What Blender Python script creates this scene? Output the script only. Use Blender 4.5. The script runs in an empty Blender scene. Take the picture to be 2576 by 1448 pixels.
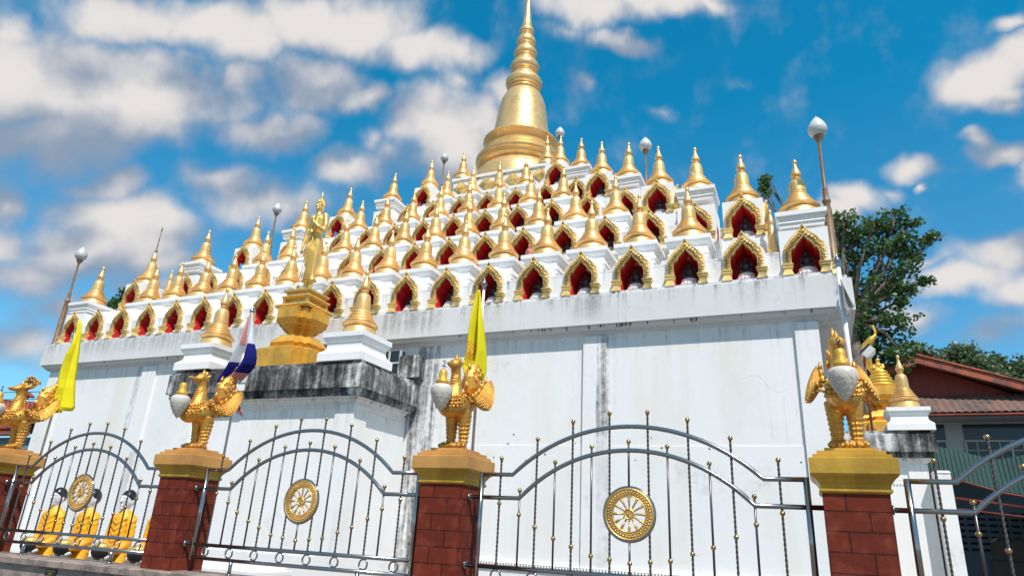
import bpy, bmesh, math, random
from mathutils import Vector, Matrix, noise
sc = bpy.context.scene
COL = sc.collection
R = math.radians
# ---------------------------------------------------------------- camera
cd = bpy.data.cameras.new("camera"); cam = bpy.data.objects.new("camera", cd); COL.objects.link(cam)
# world axes in camera space (x right, y down, z forward)
MX = ((0.9175, 0.39439, 0.05154), (-0.09292, 0.33853, -0.93636), (-0.38673, 0.85432, 0.34725))
rot = Matrix(((MX[0][0], -MX[1][0], -MX[2][0]), (MX[0][1], -MX[1][1], -MX[2][1]), (MX[0][2], -MX[1][2], -MX[2][2])))
cam.matrix_world = Matrix.Translation((0, 0, 1.6)) @ rot.to_4x4()
cd.sensor_width = 36; cd.lens = 36 * 1670.81 / 2576; cd.clip_start = .05; cd.clip_end = 5000
sc.camera = cam
# ---------------------------------------------------------------- light
SUN_EL, SUN_AZ = R(56), R(40)          # azimuth measured from -Y towards +X
sdir = Vector((math.sin(SUN_AZ) * math.cos(SUN_EL), -math.cos(SUN_AZ) * math.cos(SUN_EL), math.sin(SUN_EL)))
sl = bpy.data.lights.new("sun", 'SUN'); sl.energy = 5.3; sl.angle = R(.53); sl.color = (1, .93, .865)
so = bpy.data.objects.new("sun", sl); COL.objects.link(so); so.rotation_euler = sdir.to_track_quat('Z', 'Y').to_euler()
sc.view_settings.view_transform = 'Standard'; sc.view_settings.look = 'None'; sc.view_settings.exposure = 0.0
try: sc.cycles.max_bounces = 6; sc.cycles.transparent_max_bounces = 8
except Exception: pass
# ---------------------------------------------------------------- sky with clouds
W = bpy.data.worlds.new("World"); sc.world = W; W.use_nodes = True
nt = W.node_tree; nt.nodes.clear(); N = nt.nodes; L = nt.links
def nn(tree, t, **kw):
    n = tree.nodes.new(t)
    for a, b in kw.items(): setattr(n, a, b)
    return n
def mth(tree, op, a, b=None, c=None, clamp=False):
    n = tree.nodes.new('ShaderNodeMath'); n.operation = op; n.use_clamp = clamp
    for i, v in enumerate((a, b, c)):
        if v is None: continue
        if isinstance(v, (int, float)): n.inputs[i].default_value = v
        else: tree.links.new(v, n.inputs[i])
    return n.outputs[0]
# every cloud: azimuth, elevation, half widths (radians), weight
def pix_dir(px, py):
    v = rot @ Vector(((px - 1288), -(py - 724), -1670.81)); return v.normalized()
def azel(px, py):
    d = pix_dir(px, py); return math.atan2(d.x, d.y), math.asin(d.z)
CLOUDS = [(60, 200, 280, 170, 1.1), (330, 240, 300, 150, 1.2), (130, 350, 260, 110, .9), (470, 250, 120, 110, .8), (-80, 330, 200, 160, 1),
 (330, 30, 210, 90, .85), (560, 60, 230, 80, .85), (640, 110, 130, 80, .7), (860, 70, 260, 95, .95), (1080, 130, 170, 70, .85), (480, 130, 120, 50, .5), (30, 60, 90, 80, .7),
 (600, 190, 50, 45, .7), (780, 220, 130, 90, 1.0), (900, 250, 90, 50, .8), (700, 330, 140, 70, .9),
 (1110, 310, 150, 110, 1.25), (1170, 380, 150, 110, 1.1), (1260, 230, 60, 60, .7), (1150, 200, 80, 40, .5), (940, 360, 60, 50, .45), (990, 390, 80, 60, .5),
 (560, 450, 110, 60, .7), (290, 460, 120, 55, .75), (330, 560, 200, 90, 1.0), (200, 640, 210, 90, .9), (620, 500, 200, 80, .6), (880, 430, 120, 60, .7), (760, 520, 160, 80, .6),
 (20, 510, 70, 60, .8), (60, 690, 160, 90, .85), (430, 640, 130, 60, .65), (140, 780, 140, 60, .6), (-60, 600, 140, 80, .7), (20, 860, 160, 70, .5), (400, 720, 160, 60, .5),
 (1480, 20, 150, 70, 1.0), (1620, -10, 230, 60, 1.0), (1570, 110, 90, 38, .85), (1430, 90, 90, 40, .4), (1790, 10, 90, 25, .6),
 (1840, 200, 70, 40, .32), (1650, 280, 60, 30, .4), (1480, 220, 40, 22, .4),
 (2470, 200, 140, 75, 1.0), (2570, 150, 90, 80, .9), (2520, 60, 60, 30, .6), (2560, 240, 80, 40, .7), (2470, 330, 50, 22, .7), (2520, 370, 90, 40, .9), (2600, 420, 90, 50, .8),
 (2150, 490, 90, 55, 1.05), (2110, 530, 70, 50, .9), (2290, 420, 85, 30, .75), (2240, 470, 50, 30, .5), (2330, 460, 26, 14, .6),
 (2520, 640, 160, 70, .8), (2420, 700, 190, 50, .75), (2300, 780, 150, 60, .6), (2560, 740, 130, 60, .75), (2480, 820, 220, 50, .55), (2350, 650, 80, 24, .45)]
gt = bpy.data.node_groups.new("cloud_cover", 'ShaderNodeTree')
gt.interface.new_socket(name="P", in_out='INPUT', socket_type='NodeSocketVector')
gt.interface.new_socket(name="D", in_out='OUTPUT', socket_type='NodeSocketFloat')
gi = nn(gt, 'NodeGroupInput'); go = nn(gt, 'NodeGroupOutput')
acc = None
# soften the outlines: the ellipses are pushed about by a noise field
nz = nn(gt, 'ShaderNodeTexNoise'); nz.inputs['Scale'].default_value = 9; nz.inputs['Detail'].default_value = 3; gt.links.new(gi.outputs[0], nz.inputs['Vector'])
vs = nn(gt, 'ShaderNodeVectorMath', operation='SUBTRACT'); gt.links.new(nz.outputs['Color'], vs.inputs[0]); vs.inputs[1].default_value = (.5, .5, .5)
vm = nn(gt, 'ShaderNodeVectorMath', operation='MULTIPLY'); gt.links.new(vs.outputs[0], vm.inputs[0]); vm.inputs[1].default_value = (.10, .08, 0)
va = nn(gt, 'ShaderNodeVectorMath', operation='ADD'); gt.links.new(gi.outputs[0], va.inputs[0]); gt.links.new(vm.outputs[0], va.inputs[1])
for (cx, cy, rx, ry, w) in CLOUDS:
    a, e = azel(cx, cy)
    a1, e1 = azel(cx + rx, cy); a2, e2 = azel(cx, cy - ry)
    r1 = math.hypot(a1 - a, e1 - e); r2 = math.hypot(a2 - a, e2 - e)
    mp = nn(gt, 'ShaderNodeMapping', vector_type='TEXTURE')
    mp.inputs['Location'].default_value = (a, e, 0); mp.inputs['Rotation'].default_value = (0, 0, math.atan2(e1 - e, a1 - a)); mp.inputs['Scale'].default_value = (r1 * 1.35, r2 * 1.35, 1)
    gt.links.new(va.outputs[0], mp.inputs['Vector'])
    g = nn(gt, 'ShaderNodeTexGradient', gradient_type='SPHERICAL'); gt.links.new(mp.outputs[0], g.inputs[0])
    acc = mth(gt, 'MULTIPLY', g.outputs['Fac'], w) if acc is None else mth(gt, 'SMOOTH_MAX', acc, mth(gt, 'MULTIPLY', g.outputs['Fac'], w), .12)
n2 = nn(gt, 'ShaderNodeTexNoise'); n2.inputs['Scale'].default_value = 13; n2.inputs['Detail'].default_value = 8; n2.inputs['Roughness'].default_value = .55
gt.links.new(gi.outputs[0], n2.inputs['Vector'])
n3 = nn(gt, 'ShaderNodeTexNoise'); n3.inputs['Scale'].default_value = 5; n3.inputs['Detail'].default_value = 4
gt.links.new(gi.outputs[0], n3.inputs['Vector'])
d = mth(gt, 'ADD', acc, mth(gt, 'MULTIPLY', mth(gt, 'SUBTRACT', n2.outputs['Fac'], .5), .72))
d = mth(gt, 'ADD', d, mth(gt, 'MULTIPLY', mth(gt, 'SUBTRACT', n3.outputs['Fac'], .5), .35))
sp_ = nn(gt, 'ShaderNodeSeparateXYZ'); gt.links.new(gi.outputs[0], sp_.inputs[0])
aw = mth(gt, 'ABSOLUTE', mth(gt, 'ADD', sp_.outputs[0], .35))
fill_cloud = nn(gt, 'ShaderNodeMapRange'); fill_cloud.interpolation_type = 'SMOOTHSTEP'; gt.links.new(aw, fill_cloud.inputs[0]); fill_cloud.inputs[1].default_value = 1.05; fill_cloud.inputs[2].default_value = 1.45; fill_cloud.inputs[4].default_value = .24
fill_cloud_high = nn(gt, 'ShaderNodeMapRange'); fill_cloud_high.interpolation_type = 'SMOOTHSTEP'; gt.links.new(sp_.outputs[1], fill_cloud_high.inputs[0]); fill_cloud_high.inputs[1].default_value = .95; fill_cloud_high.inputs[2].default_value = 1.15; fill_cloud_high.inputs[4].default_value = .22
d = mth(gt, 'ADD', d, mth(gt, 'MAXIMUM', fill_cloud.outputs[0], fill_cloud_high.outputs[0]))  # unseen clouds behind and overhead, added to make the sky fill more neutral
gt.links.new(d, go.inputs[0])
tc = nn(nt, 'ShaderNodeTexCoord'); sx = nn(nt, 'ShaderNodeSeparateXYZ'); L.new(tc.outputs['Generated'], sx.inputs[0])
az = mth(nt, 'ARCTAN2', sx.outputs[0], sx.outputs[1]); el = mth(nt, 'ARCSINE', sx.outputs[2])
cb = nn(nt, 'ShaderNodeCombineXYZ'); L.new(az, cb.inputs[0]); L.new(el, cb.inputs[1])
def cover(dx, dy):
    o = nn(nt, 'ShaderNodeVectorMath', operation='ADD'); L.new(cb.outputs[0], o.inputs[0]); o.inputs[1].default_value = (dx, dy, 0)
    g = nn(nt, 'ShaderNodeGroup'); g.node_tree = gt; L.new(o.outputs[0], g.inputs[0]); return g.outputs[0]
d0 = cover(0, 0); d1 = cover(.03, .085)
mr = nn(nt, 'ShaderNodeMapRange', interpolation_type='SMOOTHSTEP'); L.new(d0, mr.inputs[0]); mr.inputs[1].default_value = .08; mr.inputs[2].default_value = .62
nzc = nn(nt, 'ShaderNodeTexNoise'); nzc.inputs['Scale'].default_value = 7; nzc.inputs['Detail'].default_value = 5; L.new(cb.outputs[0], nzc.inputs['Vector'])
lit = mth(nt, 'ADD', mth(nt, 'SUBTRACT', d0, d1), mth(nt, 'MULTIPLY', mth(nt, 'SUBTRACT', nzc.outputs['Fac'], .5), .7))
ml = nn(nt, 'ShaderNodeMapRange', interpolation_type='SMOOTHSTEP'); L.new(lit, ml.inputs[0]); ml.inputs[1].default_value = -.36; ml.inputs[2].default_value = .66
cr = nn(nt, 'ShaderNodeMix', data_type='RGBA'); L.new(ml.outputs[0], cr.inputs[0]); cr.inputs[6].default_value = (.33, .43, .58, 1); cr.inputs[7].default_value = (1.0, .955, .93, 1)
sky = nn(nt, 'ShaderNodeTexSky', sky_type='NISHITA'); sky.sun_disc = False; sky.sun_elevation = SUN_EL; sky.sun_rotation = math.pi - SUN_AZ
sky.altitude = 0; sky.air_density = 1.0; sky.dust_density = .4; sky.ozone_density = 3
tint = nn(nt, 'ShaderNodeMix', data_type='RGBA', blend_type='MULTIPLY'); tint.inputs[0].default_value = 1; L.new(sky.outputs[0], tint.inputs[6]); tint.inputs[7].default_value = (.10, .93, 1.0, 1)
hz = nn(nt, 'ShaderNodeMapRange'); L.new(el, hz.inputs[0]); hz.inputs[1].default_value = .62; hz.inputs[2].default_value = .12
hz2 = nn(nt, 'ShaderNodeMix', data_type='RGBA'); L.new(hz.outputs[0], hz2.inputs[0]); hz2.inputs[6].default_value = (.04, .90, 1.0, 1); hz2.inputs[7].default_value = (.50, .82, .90, 1); L.new(hz2.outputs[2], tint.inputs[7])
b1 = nn(nt, 'ShaderNodeBackground'); L.new(tint.outputs[2], b1.inputs[0]); b1.inputs[1].default_value = .175
b2 = nn(nt, 'ShaderNodeBackground'); L.new(cr.outputs[2], b2.inputs[0]); b2.inputs[1].default_value = .80
mxs = nn(nt, 'ShaderNodeMixShader'); L.new(mr.outputs[0], mxs.inputs[0]); L.new(b1.outputs[0], mxs.inputs[1]); L.new(b2.outputs[0], mxs.inputs[2])
wo = nn(nt, 'ShaderNodeOutputWorld'); L.new(mxs.outputs[0], wo.inputs[0])
# ---------------------------------------------------------------- materials
def base_mat(name, col, rough=.6, metal=0.0, spec=None):
    m = bpy.data.materials.new(name); m.use_nodes = True; t = m.node_tree; b = t.nodes['Principled BSDF']
    b.inputs['Base Color'].default_value = (*col, 1); b.inputs['Roughness'].default_value = rough; b.inputs['Metallic'].default_value = metal
    if spec is not None: b.inputs['Specular IOR Level'].default_value = spec
    return m, t, b
def noise_n(t, scale, detail=4, rough=.55, vec=None, mapscale=None, coord='Object'):
    c = nn(t, 'ShaderNodeTexCoord'); v = c.outputs[coord] if vec is None else vec
    if mapscale:
        mp = nn(t, 'ShaderNodeMapping'); mp.inputs['Scale'].default_value = mapscale; t.links.new(v, mp.inputs[0]); v = mp.outputs[0]
    n = nn(t, 'ShaderNodeTexNoise'); n.inputs['Scale'].default_value = scale; n.inputs['Detail'].default_value = detail; n.inputs['Roughness'].default_value = rough
    t.links.new(v, n.inputs['Vector']); return n.outputs['Fac']
def rng(t, f, a, b, c=0., d=1., smooth=True):
    m = nn(t, 'ShaderNodeMapRange'); m.interpolation_type = 'SMOOTHSTEP' if smooth else 'LINEAR'
    t.links.new(f, m.inputs[0]); m.inputs[1].default_value = a; m.inputs[2].default_value = b; m.inputs[3].default_value = c; m.inputs[4].default_value = d; return m.outputs[0]
def mixc(t, f, a, b):
    m = nn(t, 'ShaderNodeMix', data_type='RGBA')
    if isinstance(f, float): m.inputs[0].default_value = f
    else: t.links.new(f, m.inputs[0])
    for i, v in ((6, a), (7, b)):
        if isinstance(v, tuple): m.inputs[i].default_value = (*v, 1)
        else: t.links.new(v, m.inputs[i])
    return m.outputs[2]
def bump(t, b, h, strength=.3, dist=.01):
    n = nn(t, 'ShaderNodeBump'); n.inputs['Strength'].default_value = strength; n.inputs['Distance'].default_value = dist; t.links.new(h, n.inputs['Height']); t.links.new(n.outputs[0], b.inputs['Normal'])
def xyz(t):
    g = nn(t, 'ShaderNodeNewGeometry'); s = nn(t, 'ShaderNodeSeparateXYZ'); t.links.new(g.outputs['Position'], s.inputs[0]); return g.outputs['Position'], s.outputs
def gold_mat(name, col, metal=.75, rough=.38, peel=0., var=.12, bscale=25, bstr=.08):
    m, t, b = base_mat(name, col, rough, metal)
    n = noise_n(t, 3.2, 6, .6)
    dark = tuple(c * (1 - 2.2 * var) for c in col)
    c = mixc(t, rng(t, n, .35, .7), tuple(col), dark)
    n4 = noise_n(t, 6, 3); t.links.new(rng(t, n4, .3, .7, rough - .04, rough + .06), b.inputs['Roughness'])
    oi = nn(t, 'ShaderNodeObjectInfo')
    hv = nn(t, 'ShaderNodeHueSaturation'); t.links.new(c, hv.inputs['Color']); t.links.new(rng(t, oi.outputs['Random'], 0, 1, .88, 1.06, False), hv.inputs['Value'])
    c = hv.outputs[0]
    if peel:
        cc = nn(t, 'ShaderNodeTexCoord'); vv = nn(t, 'ShaderNodeVectorMath', operation='MULTIPLY_ADD')
        t.links.new(cc.outputs['Object'], vv.inputs[0]); vv.inputs[1].default_value = (1, 1, 1); t.links.new(oi.outputs['Location'], vv.inputs[2])
        p = noise_n(t, 5.5, 7, .62, vec=vv.outputs[0]); pm = rng(t, mth(t, 'ADD', p, mth(t, 'MULTIPLY', mth(t, 'POWER', oi.outputs['Random'], 2.), .075)), .715 - peel, .73 - peel)
        c = mixc(t, pm, c, (.78, .76, .70)); t.links.new(mth(t, 'MULTIPLY', mth(t, 'SUBTRACT', 1., pm), metal), b.inputs['Metallic'])
    t.links.new(c, b.inputs['Base Color'])
    bump(t, b, noise_n(t, bscale, 4), bstr, .02)
    return m
def wall_mat(name, col=(.80, .795, .79), grime=.5, streak_top=None, streak_len=1.0, patches=()):
    """white lime-washed render with rain streaks and mould"""
    m, t, b = base_mat(name, col, .85, 0, .25)
    pos, s = xyz(t)
    base = mixc(t, rng(t, noise_n(t, .7, 5, .6, vec=pos), .4, .75), col, tuple(c * k for c, k in zip(col, (.94, .93, .90))))
    base = mixc(t, mth(t, 'MULTIPLY', rng(t, noise_n(t, 1, 4, .55, vec=pos, mapscale=(1.7, 1.7, .16)), .5, .78), .5), base, tuple(c * k for c, k in zip(col, (.90, .85, .72))))
    st = noise_n(t, 1.0, 6, .62, vec=pos, mapscale=(8, 8, .38)); bl = noise_n(t, .55, 5, .6, vec=pos, mapscale=(1, 1, .8)); fine = noise_n(t, 9, 5, .6, vec=pos)
    mask = mth(t, 'MULTIPLY', rng(t, st, .52, .72), rng(t, bl, .46, .66))
    if streak_top is not None:
        tot = None
        for zt in streak_top:
            up = rng(t, s[2], zt - streak_len, zt - .02, 0, 1, False); dn = rng(t, s[2], zt + .02, zt + .05, 1, 0, False)
            g = mth(t, 'MULTIPLY', mth(t, 'POWER', up, 1.6), dn); tot = g if tot is None else mth(t, 'MAXIMUM', tot, g)
        mask = mth(t, 'MAXIMUM', mth(t, 'MULTIPLY', mask, .35), mth(t, 'MULTIPLY', tot, rng(t, st, .45, .68)), clamp=True)
    mask = mth(t, 'MULTIPLY', mth(t, 'MULTIPLY', mask, rng(t, fine, .25, .65)), grime, clamp=True)
    vo = nn(t, 'ShaderNodeTexVoronoi', feature='DISTANCE_TO_EDGE'); vo.inputs['Scale'].default_value = .55
    wv = nn(t, 'ShaderNodeVectorMath', operation='ADD'); nzz = nn(t, 'ShaderNodeTexNoise'); nzz.inputs['Scale'].default_value = 1.8; nzz.inputs['Detail'].default_value = 6; t.links.new(pos, nzz.inputs['Vector']); t.links.new(pos, wv.inputs[0]); t.links.new(nzz.outputs['Color'], wv.inputs[1]); t.links.new(wv.outputs[0], vo.inputs['Vector'])
    crk = mth(t, 'MULTIPLY', rng(t, vo.outputs['Distance'], .006, .001), mth(t, 'MULTIPLY', rng(t, bl, .52, .66), .24)); mask = mth(t, 'MAXIMUM', mask, crk)
    sm = mth(t, 'MULTIPLY', mth(t, 'MULTIPLY', rng(t, noise_n(t, .9, 3, .5, vec=pos), .58, .72), rng(t, fine, .40, .62)), .16); mask = mth(t, 'MAXIMUM', mask, sm)
    for (x0, x1, z0, z1, k) in patches:
        wx = mth(t, 'ADD', s[0], mth(t, 'MULTIPLY', mth(t, 'SUBTRACT', st, .5), .25))
        a = mth(t, 'MULTIPLY', rng(t, wx, x0 - .02, x0 + .02), rng(t, wx, x1 + .02, x1 - .02)) if x1 - x0 < .7 else mth(t, 'MULTIPLY', rng(t, s[0], x0, x0 + .3), rng(t, s[0], x1, x1 - .3))
        a = mth(t, 'MULTIPLY', a, mth(t, 'MULTIPLY', rng(t, s[2], z0, z0 + .5), rng(t, s[2], z1 + .05, z1)))
        a = mth(t, 'MULTIPLY', a, mth(t, 'MULTIPLY', rng(t, mth(t, 'ADD', mth(t, 'MULTIPLY', st, .7), mth(t, 'MULTIPLY', fine, .3)), .36, .66), k))
        mask = mth(t, 'MAXIMUM', mask, a)
    t.links.new(mixc(t, mask, base, (.045, .045, .043)), b.inputs['Base Color'])
    bump(t, b, fine, .18, .01)
    return m
def mould_mat(name):
    m, t, b = base_mat(name, (.2, .2, .2), .9, 0, .2)
    pos, s = xyz(t)
    st = noise_n(t, 1.0, 8, .68, vec=pos, mapscale=(6, 6, .45)); f = noise_n(t, 9, 8, .75, vec=pos); big = noise_n(t, .9, 4, .6, vec=pos)
    v = mth(t, 'ADD', mth(t, 'ADD', mth(t, 'MULTIPLY', st, .55), mth(t, 'MULTIPLY', f, .3)), mth(t, 'MULTIPLY', mth(t, 'SUBTRACT', big, .22), .62))
    r = nn(t, 'ShaderNodeValToRGB'); t.links.new(v, r.inputs[0]); e = r.color_ramp.elements
    e[0].position = .46; e[0].color = (.018, .018, .018, 1); e[1].position = .72; e[1].color = (.66, .66, .65, 1)
    for p, c in ((.53, .05), (.59, .13), (.65, .28)):
        x = e.new(p); x.color = (c, c, c * .98, 1)
    t.links.new(r.outputs[0], b.inputs['Base Color']); bump(t, b, f, .4, .01); return m
M = {}
M['gold'] = gold_mat('gold_leaf', (.98, .61, .235), .56, .38, peel=.012)
M['gold_big'] = gold_mat('gold_leaf_large', (.98, .64, .27), .58, .33, var=.07)
M['gold_frame'] = gold_mat('carved_gold', (1.0, .70, .24), .25, .38, var=.3, bscale=60, bstr=.25)
M['gold_statue'] = gold_mat('gold_statue', (.84, .55, .16), .6, .34, var=.08)
M['gold_bird'] = gold_mat('gold_bird', (.82, .42, .08), .6, .36, var=.22, bscale=70, bstr=.35)
M['gold_naga'] = gold_mat('gold_naga', (.80, .48, .08), .55, .38, var=.12, bscale=60, bstr=.2)
M['gold_ped'] = gold_mat('gold_pedestal', (.86, .47, .07), .25, .42, var=.16)
M['ochre'] = gold_mat('ochre_paint', (.62, .31, .085), .15, .55, var=.14)
M['cap_gold'] = gold_mat('cap_gold', (.76, .43, .055), .35, .42, var=.2, bscale=14, bstr=.2)
M['gold_wheel'] = gold_mat('wheel_gold', (.88, .55, .17), .5, .34, var=.2, bscale=120, bstr=.2)
M['brass'] = base_mat('brass_ball', (.62, .40, .16), .16, 1)[0]
M['steel'] = base_mat('polished_steel', (.37, .36, .36), .17, 1)[0]
M['steel_dark'] = base_mat('dull_steel', (.13, .12, .12), .35, .85)[0]
M['steel_twist'] = base_mat('twisted_steel', (.075, .068, .065), .7, .2)[0]
M['wall'] = wall_mat('white_render', grime=.45, streak_top=(5.75,), streak_len=.9, patches=((-3.93, -3.68, 3.3, 5.8, .95), (-3.93, -3.68, .5, 4.0, .35), (-8.4, -7.75, .3, 5.9, 1.0), (-7.8, -7.0, 1.0, 5.2, .22), (-18.0, -17.72, 3.6, 5.9, .6), (-17.4, -17.0, .4, 3.2, .3)))
M['parapet'] = wall_mat('parapet_render', (.68, .68, .675), grime=1.1, streak_top=(6.62,), streak_len=.55, patches=((-4.6, -3.6, 5.8, 6.6, .5), (-20.5, -12.5, 5.9, 6.62, .5), (-9.5, -7.5, 5.8, 6.6, .55), (-1.2, -.4, 5.8, 6.5, .3)))
M['tier'] = wall_mat('tier_render', (.80, .80, .795), grime=.8, streak_top=(7.15, 9.0, 10.9, 12.9), streak_len=.6)
M['white'] = wall_mat('white_paint', (.82, .82, .82), grime=.18)
M['mould'] = mould_mat('mouldy_concrete')
M['red'] = base_mat('niche_red', (.62, .016, .020), .65)[0]
M['stone_white'] = base_mat('statue_white', (.72, .71, .70), .6)[0]
M['buddha_dark'] = base_mat('dark_silver_paint', (.055, .055, .065), .38, .35)[0]
M['pink'] = base_mat('pink_plaster', (.55, .17, .13), .6)[0]
M['black'] = base_mat('black_paint', (.012, .012, .013), .35)[0]
M['dark'] = base_mat('deep_shade', (.02, .018, .016), .8)[0]  # near-black colour standing in for the shade inside the shed
def simple_var(name, a, b_, scale, rough=.7, mapscale=None, bstr=.2, detail=5):
    m, t, b = base_mat(name, a, rough); pos, s = xyz(t)
    n = noise_n(t, scale, detail, .6, vec=pos, mapscale=mapscale); t.links.new(mixc(t, rng(t, n, .35, .68), a, b_), b.inputs['Base Color']); bump(t, b, n, bstr, .01); return m
M['lamp_pole'] = simple_var('brown_lamp_paint', (.27, .155, .075), (.17, .10, .055), 3, .45)
M['iron'] = simple_var('grey_brown_metal', (.13, .10, .085), (.2, .16, .13), 8, .5)
M['granite'] = simple_var('granite_coping', (.33, .25, .21), (.14, .115, .10), 9, .6)
M['red_relief'] = simple_var('red_clay_relief', (.28, .05, .03), (.10, .018, .012), 14, .6, bstr=.8)
M['ground'] = simple_var('concrete_paving', (.15, .14, .125), (.11, .105, .095), 1.2, .85)
M['bark'] = simple_var('bark', (.16, .13, .10), (.07, .055, .045), 6, .9)
M['roof_red'] = simple_var('red_roof_tile', (.33, .06, .035), (.17, .035, .025), 5, .6)
M['redboard'] = simple_var('red_brown_boards', (.24, .035, .018), (.15, .022, .014), 2, .6, mapscale=(14, 14, .4))
M['orange_trim'] = simple_var('faded_orange_trim', (.42, .10, .045), (.13, .055, .045), 3, .7)
M['beige'] = simple_var('pale_plaster', (.55, .58, .58), (.46, .49, .49), 1, .8)
M['green_sheet'] = simple_var('green_roof_sheet', (.003, .045, .037), (.003, .034, .028), 2, .45)
M['window_glass'] = base_mat('dark_glass', (.02, .03, .035), .12)[0]
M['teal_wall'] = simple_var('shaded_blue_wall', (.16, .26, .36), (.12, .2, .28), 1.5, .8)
def tiles_mat():
    m, t, b = base_mat('grey_red_roof_tiles', (.2, .1, .08), .8); pos, s = xyz(t)
    n = noise_n(t, 1.6, 6, .65, vec=pos); n2_ = noise_n(t, 9, 4, .6, vec=pos)
    edge = rng(t, s[2], 7.15, 7.5)
    c = mixc(t, rng(t, n, .4, .62), (.17, .095, .075), (.075, .062, .058)); c = mixc(t, mth(t, 'MULTIPLY', edge, rng(t, n, .7, .4)), c, (.45, .10, .05))
    t.links.new(c, b.inputs['Base Color']); bump(t, b, n2_, .4, .02); return m
M['rooftiles'] = tiles_mat()
def brick_mat():
    m, t, b = base_mat('red_clay_brick_tiles', (.2, .03, .02), .7, 0, .2); tcn = nn(t, 'ShaderNodeTexCoord'); sp = nn(t, 'ShaderNodeSeparateXYZ'); t.links.new(tcn.outputs['Object'], sp.inputs[0])
    cbn = nn(t, 'ShaderNodeCombineXYZ'); t.links.new(mth(t, 'ADD', sp.outputs[0], sp.outputs[1]), cbn.inputs[0]); t.links.new(sp.outputs[2], cbn.inputs[1])
    br = nn(t, 'ShaderNodeTexBrick'); t.links.new(cbn.outputs[0], br.inputs['Vector']); br.inputs['Scale'].default_value = 1; br.inputs['Brick Width'].default_value = .21; br.inputs['Row Height'].default_value = .1
    br.inputs['Mortar Size'].default_value = .005; br.inputs['Mortar Smooth'].default_value = .3; br.inputs['Color1'].default_value = (.17, .025, .010, 1); br.inputs['Color2'].default_value = (.115, .017, .008, 1); br.inputs['Mortar'].default_value = (.055, .012, .009, 1)
    t.links.new(mixc(t, mth(t, 'MULTIPLY', rng(t, noise_n(t, 12, 5), .45, .7), .5), br.outputs['Color'], (.25, .055, .03)), b.inputs['Base Color'])
    h = mth(t, 'ADD', mth(t, 'SUBTRACT', 1., br.outputs['Fac']), mth(t, 'MULTIPLY', noise_n(t, 30, 4), .15)); bump(t, b, h, 1, .012); return m
M['brick'] = brick_mat()
def globe_mat():
    m, t, b = base_mat('frosted_glass', (.58, .53, .46), .4)
    bump(t, b, noise_n(t, 40, 4), .15, .01); return m
M['globe'] = globe_mat()
M['globe_white'] = gold_mat('white_glass', (.56, .58, .57), 0., .35, var=.05, bscale=9, bstr=.5)
def robe_mat(name, a, b2):
    m, t, b = base_mat(name, a, .5); n = noise_n(t, 5, 3); t.links.new(mixc(t, rng(t, n, .4, .7), a, b2), b.inputs['Base Color']); return m
M['robe'] = robe_mat('orange_robe_paint', (.84, .40, .008), (.78, .33, .006))
M['skin_white'] = base_mat('white_statue_skin', (.62, .62, .64), .45)[0]
M['hair'] = base_mat('black_hair_paint', (.012, .012, .012), .3)[0]
def leaf_mat(name, a, b2):
    m, t, b = base_mat(name, a, .45); oi = nn(t, 'ShaderNodeNewGeometry')
    t.links.new(mixc(t, oi.outputs['Random Per Island'], a, b2), b.inputs['Base Color'])
    tr = nn(t, 'ShaderNodeBsdfTranslucent'); tr.inputs[0].default_value = (*[min(1, c * 1.5) for c in b2], 1); mx = nn(t, 'ShaderNodeMixShader'); mx.inputs[0].default_value = .25
    t.links.new(b.outputs[0], mx.inputs[1]); t.links.new(tr.outputs[0], mx.inputs[2]); t.links.new(mx.outputs[0], t.nodes['Material Output'].inputs[0]); return m
M['leaf'] = leaf_mat('leaf_green', (.025, .065, .018), (.075, .15, .035))
M['leaf_far'] = leaf_mat('leaf_green_far', (.05, .085, .035), (.12, .17, .075))
def cloth_mat(name, col, transl=.35):
    m, t, b = base_mat(name, col, .8, 0, .1); n = noise_n(t, 60, 2); bump(t, b, n, .05, .01)
    tr = nn(t, 'ShaderNodeBsdfTranslucent'); tr.inputs[0].default_value = (*col, 1); mx = nn(t, 'ShaderNodeMixShader'); mx.inputs[0].default_value = transl
    t.links.new(b.outputs[0], mx.inputs[1]); t.links.new(tr.outputs[0], mx.inputs[2]); t.links.new(mx.outputs[0], t.nodes['Material Output'].inputs[0]); return m
M['yellow'] = cloth_mat('yellow_flag_cloth', (.86, .78, .03))
M['blue'] = cloth_mat('blue_flag_cloth', (.02, .025, .22)); M['pinkcloth'] = cloth_mat('faded_red_cloth', (.70, .32, .30)); M['whitecloth'] = cloth_mat('white_cloth', (.72, .76, .80)); M['greycloth'] = cloth_mat('grey_torn_cloth', (.42, .40, .39))
M['pole'] = simple_var('pale_pole', (.80, .79, .78), (.66, .64, .63), 20, .5)
M['emblem'] = base_mat('orange_print', (.75, .25, .03), .7)[0]
M['plaque_gold'] = base_mat('plaque_gold_letters', (.55, .40, .12), .4, .5)[0]
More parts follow.
